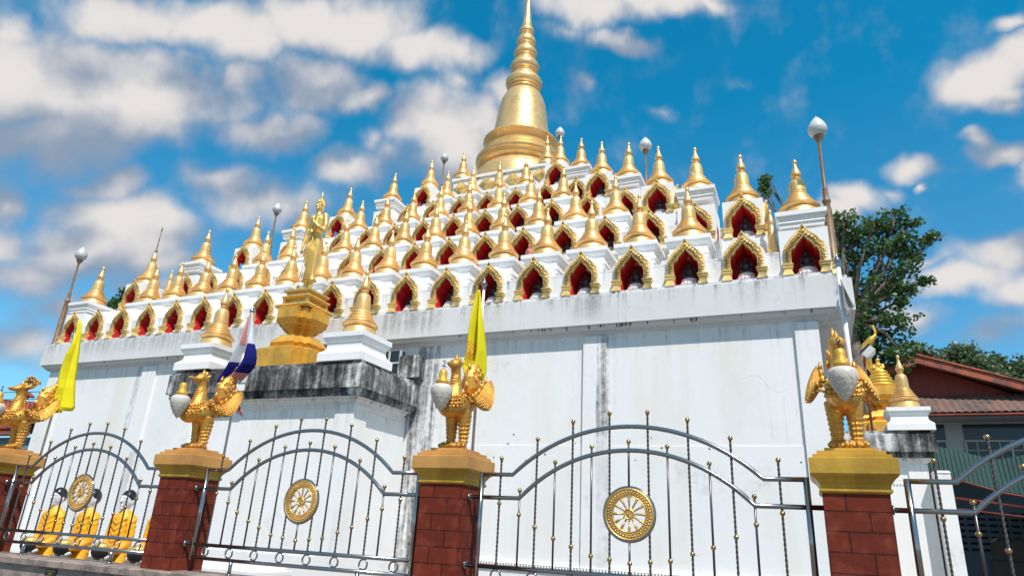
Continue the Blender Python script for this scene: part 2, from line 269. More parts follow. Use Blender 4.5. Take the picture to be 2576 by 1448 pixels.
# ---------------------------------------------------------------- mesh helpers
I4 = Matrix.Identity(4)
class MB:
    def __init__(s): s.v = []; s.f = []; s.m = []; s.s = []; s.mats = []
    def mi(s, mat):
        if mat is None: return 0
        if mat not in s.mats: s.mats.append(mat)
        return s.mats.index(mat)
    def add(s, vs, fs, mat=None, smooth=False, T=None):
        o = len(s.v); k = s.mi(mat)
        for p in vs: s.v.append(tuple(T @ Vector(p)) if T is not None else tuple(p))
        for f in fs: s.f.append(tuple(i + o for i in f)); s.m.append(k); s.s.append(smooth)
        return s
    def box(s, x0, x1, y0, y1, z0, z1, mat=None, T=None):
        vs = [(x, y, z) for z in (z0, z1) for y in (y0, y1) for x in (x0, x1)]
        return s.add(vs, [(0, 2, 3, 1), (4, 5, 7, 6), (0, 1, 5, 4), (2, 6, 7, 3), (0, 4, 6, 2), (1, 3, 7, 5)], mat, False, T)
    def frus(s, c, hx0, hy0, z0, hx1, hy1, z1, mat=None, T=None, d=(0, 0)):
        x, y = c
        vs = [(x - hx0, y - hy0, z0), (x + hx0, y - hy0, z0), (x + hx0, y + hy0, z0), (x - hx0, y + hy0, z0), (x + d[0] - hx1, y + d[1] - hy1, z1), (x + d[0] + hx1, y + d[1] - hy1, z1), (x + d[0] + hx1, y + d[1] + hy1, z1), (x + d[0] - hx1, y + d[1] + hy1, z1)]
        return s.add(vs, [(3, 2, 1, 0), (4, 5, 6, 7), (0, 1, 5, 4), (1, 2, 6, 5), (2, 3, 7, 6), (3, 0, 4, 7)], mat, False, T)
    def lathe(s, prof, seg=32, c=(0, 0), mat=None, smooth=True, T=None, crease=None):
        runs = [[prof[0]]]
        for i in range(1, len(prof)):
            runs[-1].append(prof[i])
            if crease and i < len(prof) - 1:
                a, b, d = prof[i - 1], prof[i], prof[i + 1]
                an = abs(math.atan2(b[1] - a[1], b[0] - a[0]) - math.atan2(d[1] - b[1], d[0] - b[0])); an = min(an, 2 * math.pi - an)
                if an > R(crease): runs.append([prof[i]])
        for run in runs:
            n = len(run); vs = [(c[0] + r * math.cos(2 * math.pi * i / seg), c[1] + r * math.sin(2 * math.pi * i / seg), z) for r, z in run for i in range(seg)]
            fs = [(j * seg + i, j * seg + (i + 1) % seg, (j + 1) * seg + (i + 1) % seg, (j + 1) * seg + i) for j in range(n - 1) for i in range(seg)]
            s.add(vs, fs, mat, smooth, T)
        for (r, z), fl in ((prof[0], 1), (prof[-1], 0)):
            if r > .004: s.add([(c[0] + r * math.cos(2 * math.pi * i / seg), c[1] + r * math.sin(2 * math.pi * i / seg), z) for i in range(seg)], [tuple(range(seg))[::-1] if fl else tuple(range(seg))], mat, False, T)
        return s
    def sweep(s, poly, prof, mat=None, T=None, cap=True):
        """poly ccw plan polygon, prof list of (outward offset, z)"""
        n = len(poly); P = [Vector(p) for p in poly]; nor = []
        for i in range(n):
            e1 = (P[i] - P[i - 1]).normalized(); e2 = (P[(i + 1) % n] - P[i]).normalized()
            n1 = Vector((e1.y, -e1.x)); n2_ = Vector((e2.y, -e2.x)); b = n1 + n2_; b = b / b.length_squared * 2; nor.append(b)
        vs = []; fs = []
        for off, z in prof:
            for i in range(n): q = P[i] + nor[i] * off; vs.append((q.x, q.y, z))
        for j in range(len(prof) - 1):
            for i in range(n): k = (i + 1) % n; fs.append((j * n + i, j * n + k, (j + 1) * n + k, (j + 1) * n + i))
        if cap: fs.append(tuple(range(n))[::-1]); fs.append(tuple((len(prof) - 1) * n + i for i in range(n)))
        return s.add(vs, fs, mat, False, T)
    def tube(s, pts, rad, seg=10, mat=None, smooth=True, T=None, caps=True, ell=None, side=None):
        """rad: number or list; ell: list of (side radius factor)"""
        P = [Vector(p) for p in pts]; n = len(P); vs = []; fs = []
        ref = Vector(side) if side is not None else None; prev = None
        for i in range(n):
            t = (P[min(i + 1, n - 1)] - P[max(i - 1, 0)]).normalized()
            if ref is not None: u = (ref - t * ref.dot(t)).normalized()
            elif prev is None:
                a = Vector((0, 0, 1)) if abs(t.z) < .9 else Vector((0, 1, 0)); u = t.cross(a).normalized()
            else: u = (prev - t * prev.dot(t)).normalized()
            prev = u; w = t.cross(u); r = rad[i] if isinstance(rad, (list, tuple)) else rad
            ru = r * (ell[i] if ell else 1)
            for k in range(seg):
                a = 2 * math.pi * k / seg; q = P[i] + u * ru * math.cos(a) + w * r * math.sin(a); vs.append(tuple(q))
        for j in range(n - 1):
            for k in range(seg): l = (k + 1) % seg; fs.append((j * seg + k, j * seg + l, (j + 1) * seg + l, (j + 1) * seg + k))
        if caps: fs.append(tuple(range(seg))[::-1]); fs.append(tuple((n - 1) * seg + k for k in range(seg)))
        return s.add(vs, fs, mat, smooth, T)
    def ball(s, c, r, seg=12, rings=8, mat=None, T=None, smooth=True):
        rx, ry, rz = r if isinstance(r, (tuple, list)) else (r, r, r); vs = [(c[0], c[1], c[2] - rz)]; fs = []
        for j in range(1, rings):
            a = math.pi * j / rings - math.pi / 2
            for i in range(seg): b = 2 * math.pi * i / seg; vs.append((c[0] + rx * math.cos(a) * math.cos(b), c[1] + ry * math.cos(a) * math.sin(b), c[2] + rz * math.sin(a)))
        vs.append((c[0], c[1], c[2] + rz)); e = len(vs) - 1
        for i in range(seg): k = (i + 1) % seg; fs.append((0, 1 + k, 1 + i)); fs.append((e, 1 + (rings - 2) * seg + i, 1 + (rings - 2) * seg + k))
        for j in range(rings - 2):
            for i in range(seg): k = (i + 1) % seg; fs.append((1 + j * seg + i, 1 + j * seg + k, 1 + (j + 1) * seg + k, 1 + (j + 1) * seg + i))
        return s.add(vs, fs, mat, smooth, T)
    def prism(s, poly, y0, y1, mat=None, T=None):
        """poly in x,z (ccw seen from -Y), extruded along y"""
        n = len(poly); vs = [(x, y0, z) for x, z in poly] + [(x, y1, z) for x, z in poly]
        fs = [tuple(range(n)), tuple(range(n, 2 * n))[::-1]] + [(i, i + n, (i + 1) % n + n, (i + 1) % n) for i in range(n)]
        return s.add(vs, fs, mat, False, T)
    def mesh(s, name):
        me = bpy.data.meshes.new(name); me.from_pydata(s.v, [], s.f)
        for m in s.mats: me.materials.append(m)
        me.polygons.foreach_set('material_index', s.m); me.polygons.foreach_set('use_smooth', s.s); me.update(); return me
def put(name, me, parent=None, loc=(0, 0, 0), rz=0, mat=None, sc_=None):
    if isinstance(me, MB): me = me.mesh(name)
    if mat is not None:
        me.materials.clear(); me.materials.append(mat)
    o = bpy.data.objects.new(name, me); COL.objects.link(o); o.location = loc; o.rotation_euler = (0, 0, rz)
    if sc_: o.scale = (sc_,) * 3 if isinstance(sc_, (int, float)) else sc_
    if parent is not None: o.parent = parent
    return o
def tag(o, label=None, cat=None, group=None, kind=None):
    if label: o['label'] = label
    if cat: o['category'] = cat
    if group: o['group'] = group
    if kind or label: o['kind'] = kind or 'thing'
    return o
def empty(name, loc=(0, 0, 0), rz=0):
    o = bpy.data.objects.new(name, None); COL.objects.link(o); o.location = loc; o.rotation_euler = (0, 0, rz); o.empty_display_size = .2; return o
def fuse(mb, voxel, smooth=2, name='fused'):
    """join overlapping lumps into one continuous skin"""
    o = bpy.data.objects.new('tmp', mb.mesh(name)); COL.objects.link(o)
    r = o.modifiers.new('r', 'REMESH'); r.mode = 'VOXEL'; r.voxel_size = voxel; r.use_smooth_shade = True
    if smooth: k = o.modifiers.new('s', 'SMOOTH'); k.iterations = smooth; k.factor = .5
    dg = bpy.context.evaluated_depsgraph_get(); me = bpy.data.meshes.new_from_object(o.evaluated_get(dg)); me.name = name
    bpy.data.objects.remove(o); me.polygons.foreach_set('use_smooth', [True] * len(me.polygons)); return me
ORD = ['', 'first', 'second', 'third', 'fourth', 'fifth', 'sixth', 'seventh', 'eighth', 'ninth', 'tenth', 'eleventh', 'twelfth', 'thirteenth', 'fourteenth', 'fifteenth', 'sixteenth', 'seventeenth', 'eighteenth', 'nineteenth', 'twentieth']
# ================================================================= SETTING
g = MB(); g.add([(-900, -900, 0), (900, -900, 0), (900, 900, 0), (-900, 900, 0)], [(0, 1, 2, 3)])
tag(put('ground', g, mat=M['ground']), kind='structure')
# ================================================================= TEMPLE
XC, P = -10.57, 1.144
YF = [13.05, 14.98, 17.07, 19.35]; ZB = [6.60, 8.42, 10.35, 12.37]
YS = [13.9, 16.1, 18.1, 20.3]; ZS = [7.89, 9.82, 11.71, 13.77]
YO = [14.02, 16.13, 18.2, 20.35]; ZO = [7.94, 9.87, 11.79, 13.8]; ZOT = [8.87, 10.83, 12.74, 14.78]
cx = lambda i: XC + P * (i - 9.5)
YC = 23.7
temple = empty('temple', (XC, YC, 0))
tag(temple, 'white stepped temple base with rows of gold arched niches', 'temple')
def tput(name, mb, mat=None): return put(name, mb, temple, (-XC, -YC, 0), 0, mat)
XL, XR = -21.9, .36; YB = 2 * YC - 13.25
main = [(XL, 13.25), (XR, 13.25), (XR, YB), (XL, YB)]
w = MB(); w.sweep(main, [(0, 0), (0, 5.95)])
for (a, b) in ((-4.22, -3.72), (.0 - .03, XR + .03), (-17.7, -17.15), (XL - .03, XL + .75), (-13.4, -13.1)):
    w.box(a, b, 13.19, 13.3, 0, 5.66)
w.box(XL + .75, -.03, 13.215, 13.3, 0, 1.0)
w.box(-3.70, -.05, 13.238, 13.3, 0, 3.36); w.box(-7.8, -4.23, 13.238, 13.3, 0, 3.38)
tput('wall', w, M['wall'])
bd = MB()                                                        # beaded strip along the wall foot
x = -7.9
while x < .3: bd.ball((x, 13.17, 1.035), (.026, .03, .022), 6, 4); x += .062
bd.box(-7.9, .36, 13.16, 13.24, .99, 1.012); bd.box(-7.9, .36, 13.16, 13.24, 1.06, 1.075)
tput('beaded_moulding', bd, M['white'])
# parapet with redented corners
def rect_step(x0, x1, y0, y1, d=.27, n=1):
    pts = []
    pts += [(x0 + d, y0), (x1 - d, y0), (x1 - d, y0 + d), (x1, y0 + d), (x1, y1 - d), (x1 - d, y1 - d), (x1 - d, y1), (x0 + d, y1), (x0 + d, y1 - d), (x0, y1 - d), (x0, y0 + d), (x0 + d, y0 + d)]
    return pts
pp = rect_step(-22.55, 1.06, 13.0, 2 * YC - 13.0)
p = MB(); p.sweep(pp, [(-.34, 5.62), (-.34, 5.68), (-.24, 5.70), (-.20, 5.745), (-.20, 5.765), (-.11, 5.785), (-.06, 5.84), (-.06, 5.868), (0, 5.87), (0, 6.51), (-.03, 6.51), (-.03, 6.525), (-.07, 6.53), (-.07, 6.60), (-.3, 6.601)])
tput('parapet', p, M['parapet'])
pl = MB()
for (a, b) in ((-9.35, -8.75),):
    pl.box(a, b, 13.1, 13.26, 5.05, 5.6)
for x_ in (-9.05,): pl.box(x_ - .02, x_ + .02, 13.085, 13.11, 5.05, 5.6)
wn = put('window', pl, temple, (-XC, -YC, 0), 0, M['window_glass'])
wf = MB()
for xx in (-9.37, -9.06, -8.75): wf.box(xx - .025, xx + .025, 13.07, 13.12, 5.0, 5.6)
wf.box(-9.37, -8.75, 13.075, 13.12, 5.28, 5.32)
put('frame', wf, wn, (0, 0, 0), 0, M['beige'])
st = MB(); st.box(-8.7, -8.15, 12.95, 13.26, 4.9, 5.42); tput('stained_pier', st, M['mould'])
dr = MB(); rdd = random.Random(11)
for k in range(46):
    x_ = rdd.choice((rdd.gauss(-5.1, .12), rdd.gauss(-3.9, .28), rdd.gauss(-3.2, .12), rdd.gauss(-1.9, .05), rdd.uniform(-7.5, .3), rdd.uniform(-21, -14.5)))
    w0 = rdd.uniform(.004, .012); h0 = rdd.uniform(.02, .085); dr.box(x_ - w0, x_ + w0, 13.0575, 13.07, 5.868 - h0, 5.868)
for k in range(16):
    x_ = rdd.uniform(-7.4, .1); z_ = 3.36 + rdd.uniform(-.35, .25); r0 = rdd.uniform(.008, .015); dr.box(x_ - r0, x_ + r0, 13.232 if z_ < 3.35 else 13.245, 13.26, z_ - r0, z_ + r0)
tput('drip_marks', dr, M['black'])['kind'] = 'stuff'
# tiers
def tier_rect(x0, x1, y0, y1): return [(x0, y0), (x1, y0), (x1, y1), (x0, y1)]
tt = MB()
HW = .47
for j in range(4):
    x0, x1 = cx(2 * j) - HW, cx(19 - 2 * j) + HW; y0, y1 = YF[j] + .13, 2 * YC - YF[j] - .13
    zlow = 6.45 if j == 0 else ZB[j - 1] + .3
    tt.sweep(tier_rect(x0 + .12, x1 - .12, y0, y1), [(0, zlow), (0, ZB[j] - .002)])
    tt.sweep(tier_rect(x0 + .8, x1 - .8, y0 + .68, y1 - .68), [(0, ZB[j] - .01), (0, ZB[j] + .6)])
    for i in range(2 * j, 19 - 2 * j):      # low wall pieces between the niches
        a_, b_ = cx(i) + .38, cx(i + 1) - .38
        tt.sweep(tier_rect(a_, b_, y0, y0 + .69), [(0, ZB[j] - .003), (0, ZB[j] + .50), (.004, ZB[j] + .505), (.004, ZB[j] + .55), (-.03, ZB[j] + .56)])
    if j: tt.sweep(tier_rect(x0 + .12, x1 - .12, y0, y1), [(.0, ZB[j] - .16), (.14, ZB[j] - .10), (.14, ZB[j] - .001)])
tput('tier_walls', tt, M['tier'])
topw = MB(); TX0, TX1, TY = XC - 2.16, XC + 2.16, 21.55
topw.sweep([(TX0, TY), (TX1, TY), (TX1, 2 * YC - TY), (TX0, 2 * YC - TY)], [(0, 12.9), (0, 15.42), (.06, 15.44), (.06, 15.56), (-.1, 15.58)])
tput('top_platform', topw, M['tier'])
# lozenge band on the top platform
lz = MB()
def lozenge(mb, x, z, hw, hh, y, clip=None):
    for k, (s_, dd) in enumerate(((1, .025), (.72, .055), (.42, .075), (.2, .095))):
        pts = [(x, z - hh * s_), (x + hw * s_, z), (x, z + hh * s_), (x - hw * s_, z)]
        if clip:
            q = []
            for i in range(4):
                a, b = pts[i], pts[(i + 1) % 4]
                ina, inb = clip[0] <= a[1] <= clip[1], clip[0] <= b[1] <= clip[1]
                if ina: q.append(a)
                if ina != inb:
                    zc = clip[0] if min(a[1], b[1]) < clip[0] else clip[1]; t_ = (zc - a[1]) / (b[1] - a[1]); q.append((a[0] + t_ * (b[0] - a[0]), zc))
            pts = q
        if len(pts) > 2: mb.prism(pts, y - dd, y - dd + .03)
z0_, z1_ = 14.74, 15.43; zc_ = (z0_ + z1_) / 2
for i in range(4):
    X_ = -12.36 + i * 1.185; lozenge(lz, X_, zc_, .36, .33, TY)
    if i < 3: lozenge(lz, X_ + .5925, z1_ + .02, .30, .30, TY, (z0_, z1_ + .01)); lozenge(lz, X_ + .5925, z0_ - .02, .30, .30, TY, (z0_ - .01, z1_))
tput('gilded_lozenge_band', lz, M['gold_frame'])
# niche pieces (local: centre x=0, face y=0 looking to -Y, base z=0)
INN = [(.255, 0), (.255, .2), (.262, .36), (.262, .44), (.25, .50), (.222, .545), (.178, .562), (.168, .60), (.15, .64), (.125, .672), (.098, .695), (.072, .715), (.048, .74), (.024, .772), (0, .82)]
inner = INN + [(-x, z) for x, z in INN[::-1][1:]]
def niche_block(hw, top, depth, side=None):
    """masonry box with a cusped opening, red inside"""
    mb = MB(); n = len(inner); out = []
    for x, z in inner:
        a = math.atan2(z - .3, x) if z > 0 else (0 if x > 0 else math.pi)
        if z == 0: out.append((hw if x > 0 else -hw, 0)); continue
        t_ = min(hw / abs(math.cos(a)) if abs(math.cos(a)) > 1e-6 else 1e9, (top - .3) / math.sin(a) if math.sin(a) > 1e-6 else 1e9); 
        if z <= .36: out.append((math.copysign(hw, x), z))
        else: out.append((t_ * math.cos(a), .3 + t_ * math.sin(a)))
    # make sure corners exist
    k1 = min(range(n), key=lambda i: (out[i][0] - hw) ** 2 + (out[i][1] - top) ** 2); out[k1] = (hw, top)
    k2 = min(range(n), key=lambda i: (out[i][0] + hw) ** 2 + (out[i][1] - top) ** 2); out[k2] = (-hw, top)
    vs = [(x, 0, z) for x, z in inner] + [(x, 0, z) for x, z in out]
    mb.add(vs, [(i, i + n, i + 1 + n, i + 1) for i in range(n - 1)], M['white'])
    D = .62
    vs = [(x, 0, z) for x, z in inner] + [(x, D, z) for x, z in inner]
    fs = []
    for i in range(n - 1):
        if side == 'L' and i >= n - 4: continue
        if side == 'R' and i < 3: continue
        fs.append((i, i + 1, i + 1 + n, i + n))
    mb.add(vs, fs, M['red']); 
    mb.add([(x, D, z) for x, z in inner], [tuple(range(n))], M['red'])
    # shell: sides, back, top, floor
    def quad(a, b, c, d_, m=M['white']): mb.add([a, b, c, d_], [(0, 1, 2, 3)], m)
    for s_ in (-1, 1):
        if (side == 'L' and s_ < 0) or (side == 'R' and s_ > 0):
            y0, y1, zt = .2, .58, .5       # side opening through the wall
            X = hw * s_
            quad((X, 0, 0), (X, y0, 0), (X, y0, top), (X, 0, top)); quad((X, y1, 0), (X, depth, 0), (X, depth, top), (X, y1, top)); quad((X, y0, zt), (X, y1, zt), (X, y1, top), (X, y0, top))
            xi = .262 * s_; quad((X, y0, 0), (xi, y0, 0), (xi, y0, zt), (X, y0, zt), M['red']); quad((X, y1, 0), (xi, y1, 0), (xi, y1, zt), (X, y1, zt), M['red']); quad((X, y0, zt), (xi, y0, zt), (xi, y1, zt), (X, y1, zt), M['red'])
            quad((xi, 0, 0), (xi, y0, 0), (xi, y0, zt), (xi, 0, zt), M['red'])
        else: quad((hw * s_, 0, 0), (hw * s_, depth, 0), (hw * s_, depth, top), (hw * s_, 0, top))
    quad((-hw, depth, 0), (hw, depth, 0), (hw, depth, top), (-hw, depth, top)); quad((-hw, 0, top), (hw, 0, top), (hw, depth, top), (-hw, depth, top))
    quad((-hw, 0, .004), (hw, 0, .004), (hw, depth, .004), (-hw, depth, .004), M['stone_white'])
    return mb
def gable_niche():
    """row niche: low shouldered gable running back into the pedestal"""
    mb = MB(); n = len(inner)
    OUT = [(.42, 0), (.42, .2), (.42, .36), (.42, .5), (.415, .58), (.40, .62), (.38, .66), (.34, .71), (.30, .75), (.26, .78), (.21, .81), (.17, .84), (.12, .87), (.06, .90), (0, .93)]
    out = OUT + [(-x, z) for x, z in OUT[::-1][1:]]
    mb.add([(x, 0, z) for x, z in inner] + [(x, 0, z) for x, z in out], [(i, i + n, i + 1 + n, i + 1) for i in range(n - 1)], M['white'])
    D = .6
    mb.add([(x, 0, z) for x, z in inner] + [(x, D, z) for x, z in inner], [(i, i + 1, i + 1 + n, i + n) for i in range(n - 1)], M['red'])
    mb.add([(x, D, z) for x, z in inner], [tuple(range(n))], M['red'])
    mb.add([(x, 0, z) for x, z in out] + [(x, .70, z + .30 * min(1, max(0, (z - .5) / .3))) for x, z in out], [(i, i + 1, i + 1 + n, i + n) for i in range(n - 1)], M['white'])
    mb.add([(x, .70, z + .30 * min(1, max(0, (z - .5) / .3))) for x, z in out], [tuple(range(n))], M['white'])
    mb.add([(-.42, 0, .004), (.42, 0, .004), (.42, .7, .004), (-.42, .7, .004)], [(0, 1, 2, 3)], M['stone_white'])
    return mb
OUTF = [(.33, .24), (.345, .32), (.352, .42), (.35, .50), (.335, .58), (.315, .63), (.29, .66), (.262, .675), (.25, .70), (.23, .745), (.195, .79), (.15, .83), (.10, .87), (.06, .92), (.03, .965), (0, 1.02)]
INF = [(.25, .24), (.252, .32), (.255, .40), (.25, .46), (.238, .505), (.212, .54), (.168, .555), (.162, .575), (.152, .605), (.132, .64), (.11, .664), (.088, .684), (.064, .706), (.042, .732), (.02, .765), (0, .81)]
def arch_frame():
    mb = MB(); oo = OUTF + [(-x, z) for x, z in OUTF[::-1][1:]]; ii = INF + [(-x, z) for x, z in INF[::-1][1:]]; n = len(oo)
    rows = [(0, .0, 0), (0, -.06, 0), (.15, -.085, 0), (.3, -.06, 0), (.5, -.072, 0), (.8, -.055, 0), (1, -.045, 0), (1, 0, 0)]
    vs = []
    for i in range(n):
        for k, y, _ in rows: vs.append((ii[i][0] * (1 - k) + oo[i][0] * k, y, ii[i][1] * (1 - k) + oo[i][1] * k))
    m_ = len(rows); fs = [(i * m_ + k, (i + 1) * m_ + k, (i + 1) * m_ + k + 1, i * m_ + k + 1) for i in range(n - 1) for k in range(m_ - 1)]
    mb.add(vs, fs, None, True)
    # carved flame leaves along the band
    for sgn in (-1, 1):
        L_ = len(OUTF)
        steps = 22
        for q in range(steps):
            u = (q + .5) / steps * (L_ - 1); a = int(u); f = u - a
            ox, oz = OUTF[a][0] * (1 - f) + OUTF[a + 1][0] * f, OUTF[a][1] * (1 - f) + OUTF[a + 1][1] * f
            ix, iz = INF[a][0] * (1 - f) + INF[a + 1][0] * f, INF[a][1] * (1 - f) + INF[a + 1][1] * f
            t_ = .52 if q % 2 else .66
            x, z = (ix * (1 - t_) + ox * t_) * sgn, iz * (1 - t_) + oz * t_
            d = Vector((ox - ix, 0, oz - iz)).normalized(); ang = math.atan2(d.z, d.x * sgn) - sgn * .7
            T = Matrix.Translation((x, -.072, z)) @ Matrix.Rotation(-ang, 4, 'Y')
            mb.ball((0, 0, 0), (.040, .030, .012), 6, 4, None, T)
            T2 = Matrix.Translation((ox * sgn, -.045, oz)) @ Matrix.Rotation(-(ang + .2 * sgn), 4, 'Y')
            mb.ball((.008, 0, 0), (.040, .018, .017), 6, 4, None, T2)
    mb.tube([(0, -.06, .98), (0, -.07, 1.03), (0, -.07, 1.07)], [.026, .02, .004], 6)
    for s_ in (-1, 1):
        X = .335 * s_
        mb.frus((X, -.03), .105, .07, 0, .07, .055, .085); mb.box(X - .066, X + .066, -.085, .02, .085, .125)
        mb.frus((X, -.03), .07, .055, .125, .085, .065, .15); mb.box(X - .093, X + .093, -.10, .03, .15, .175); mb.frus((X, -.03), .085, .06, .175, .105, .075, .205); mb.box(X - .108, X + .108, -.11, .04, .205, .225); mb.box(X - .07, X + .07, -.08, .02, .225, .245)
    return mb
frame_me = arch_frame().mesh('arch_frame'); frame_me.materials.append(M['gold_frame'])
gable_me = gable_niche().mesh('niche')
ccent = {}
def pedestal(x, yc, z1, hw=.49, h=.62, hd=.45):
    mb = MB(); z0 = z1 - h
    r = [(x - hw, yc - hd), (x + hw, yc - hd), (x + hw, yc + hd), (x - hw, yc + hd)]
    mb.sweep(r, [(-.07, z0 + .10), (-.07, z0 + .15), (-.04, z0 + .2), (-.085, z0 + .26), (-.085, z1 - .20), (-.07, z1 - .19), (-.03, z1 - .13), (-.02, z1 - .10), (0, z1 - .095), (0, z1), (-.02, z1 + .002)])
    return mb
def add_niche(me, x, y, z, rz=0, name='niche'):
    o = put(name, me, temple, (x - XC, y - YC, z), rz); f = put('arch_frame', frame_me, o, (0, 0, 0)); return o
block_even = {s_: niche_block(.45, .98, .95, s_).mesh('niche') for s_ in (None, 'L', 'R')}
block_odd = {s_: niche_block(.43, .93, .9, s_).mesh('niche') for s_ in ('L', 'R')}
ped_me = pedestal(0, 0, 0).mesh('pedestal'); ped_me.materials.append(M['white'])
pedc_me = pedestal(0, 0, 0, .48, .44, .50).mesh('pedestal'); pedc_me.materials.append(M['white'])
statue_spots = []; stupas = []
for j in range(4):
    for i in range(2 * j, 20 - 2 * j):
        corner = i in (2 * j, 19 - 2 * j)
        if corner:
            sd = 'L' if i == 2 * j else 'R'
            add_niche(block_even[sd], cx(i), YF[j] + .1, ZB[j])
            put('pedestal', pedc_me, temple, (cx(i) - XC, YF[j] + .56 - YC, ZS[j] + .10)); stupas.append((cx(i), YF[j] + .56, ZS[j] + .102, 1.0, j, i, 'even'))
            add_side = MB()
        else:
            add_niche(gable_me, cx(i), YF[j] + .1, ZB[j])
            if i not in (2 * j + 1, 18 - 2 * j):
                put('pedestal', ped_me, temple, (cx(i) - XC, YS[j] + .02 - YC, ZS[j])); stupas.append((cx(i), YS[j], ZS[j] + .002, .965, j, i, 'row'))
        statue_spots.append((cx(i), YF[j] + .42, ZB[j] + .006, j, i, 'row'))
    for i in (2 * j + 1, 18 - 2 * j):
        sd = 'L' if i < 10 else 'R'
        add_niche(block_odd[sd], cx(i), YO[j] + .05, ZO[j])
        pb = MB(); pb.box(cx(i) - .49, cx(i) + .49, YO[j] - .02, YO[j] + 1.0, ZO[j] - .9, ZO[j] - .003)
        tput('niche_plinth', pb, M['tier'])
        # side arch frame on the outward face
        o = put('side_arch_frame', frame_me, temple, (cx(i) + (.43 if sd == 'R' else -.43) - XC, YO[j] + .45 - YC, ZO[j]), R(90 if sd == 'R' else -90))
        stupas.append((cx(i), YO[j] + .47, ZOT[j] - .005, .96, j, i, 'odd')); statue_spots.append((cx(i), YO[j] + .37, ZO[j] + .006, j, i, 'odd'))
for i in (0, 19): put('side_arch_frame', frame_me, temple, (cx(i) + (.45 if i else -.45) - XC, YF[0] + .58 - YC, ZB[0]), R(90 if i else -90))
# a few niches and pedestals along the right-hand side, seen from a step to the side
for j in range(3):
    for n_ in range(1, 7 - j):
        X = cx(19 - 2 * j) + .45; Y = YF[j] + .55 + n_ * P
        o = put('niche', gable_me, temple, (X - .1 - XC, Y - YC, ZB[j]), R(90)); put('arch_frame', frame_me, o)
for s_ in (-1, 1): stupas.append((XC + s_ * 1.93, 21.85, 15.6, .95, 4, 0 if s_ < 0 else 19, 'even'))
stp = [(.398, 0), (.394, .02), (.384, .06), (.366, .12), (.352, .16), (.340, .178), (.376, .194), (.398, .206), (.400, .232), (.372, .248), (.328, .256), (.316, .268), (.342, .276), (.336, .298), (.312, .312), (.276, .318), (.268, .328), (.292, .338), (.286, .358), (.264, .372), (.234, .377), (.228, .387), (.250, .397), (.245, .417), (.225, .43), (.202, .435), (.197, .444), (.214, .454), (.209, .472), (.190, .484), (.172, .488), (.176, .53), (.172, .60), (.166, .68), (.157, .745), (.141, .79), (.114, .818), (.080, .832), (.062, .836), (.062, .854), (.086, .862), (.088, .88), (.070, .888), (.090, .91), (.106, .935), (.108, .96), (.097, 1.005), (.073, 1.06), (.049, 1.11), (.034, 1.16), (.028, 1.195), (.028, 1.20), (.044, 1.212), (.049, 1.238), (.040, 1.266), (.022, 1.288), (.002, 1.305)]
stupa_me = MB().lathe(stp, 36, crease=38).mesh('body'); stupa_me.materials.append(M['gold'])
stupas.sort(key=lambda q: (q[4], q[0]))
rowc = {}
RN = ['lowest', 'second', 'third', 'fourth']
for (x, y, z, s_, j, i, kd) in stupas:
    o = put('stupa', stupa_me, None, (x, y, z), random.Random(int(x * 100 + j)).uniform(0, 6), None, (s_, s_, 1.09 if kd == 'row' else 1.1))
    rq = random.Random(int(abs(x * 977 + y * 31 + z * 7))); o.rotation_euler.x = R(rq.uniform(-1.1, 1.1)); o.rotation_euler.y = R(rq.uniform(-1.1, 1.1))
    side = 'left' if x < XC else 'right'
    if j == 4: lab = 'small gold stupa at the %s corner of the top platform beside the great stupa' % side
    elif kd == 'row':
        n_ = 18 - 2 * j - i; lab = 'small gold stupa on white pedestal, %s from right in the %s row' % (ORD[n_], RN[j])
    elif kd == 'even':
        lab = 'gold stupa on corniced pedestal at the %s corner of the %s step' % (side, RN[j])
        if j == 0 and side == 'right': lab = 'gold stupa with a green patch on its bell at the right corner of lowest step'
    else:
        lab = 'gold stupa on plain white corner niche, %s edge between the %s and next step' % (side, RN[j])
        if j == 0 and side == 'left': lab = 'gold stupa with tall thin metal spire near the left end'
        if j == 3: lab = 'gold stupa on plain white corner niche, %s edge above the fourth step' % side
    tag(o, lab, 'stupa', 'small gold stupas on the temple steps')
    o['_k'] = 0; del o['_k']
    if j == 0 and kd == 'even' and side == 'right':
        o.name = 'stupa'; gp = MB(); vs = []; fs = []
        for a in range(9):
            for b in range(7):
                zz = .56 + b * .043; rr = .17 if zz < .6 else .162 if zz < .7 else .155 if zz < .78 else .132
                aa = R(-88 + a * 10); vs.append(((rr + .006) * math.cos(aa), (rr + .006) * math.sin(aa), zz))
        for a in range(8):
            for b in range(6): fs.append((a * 7 + b, (a + 1) * 7 + b, (a + 1) * 7 + b + 1, a * 7 + b + 1))
        gp.add(vs, fs, None, True); o.rotation_euler = (0, 0, 0)
        put('bare_patch', gp, o, (0, 0, 0), 0, simple_var('green_primer', (.13, .17, .07), (.09, .12, .05), 9, .7))
    if j == 0 and kd == 'odd' and side == 'left':
        sp = MB(); sp.lathe([(.05, 1.2), (.055, 1.25), (.03, 1.28), (.018, 1.4), (.026, 1.42), (.016, 1.45), (.015, 1.6), (.024, 1.62), (.013, 1.65), (.011, 1.9), (.02, 1.93), (.028, 1.97), (.012, 2.06), (.001, 2.1)], 10)
        put('spire', sp, o, (0, 0, 0), 0, M['iron'])
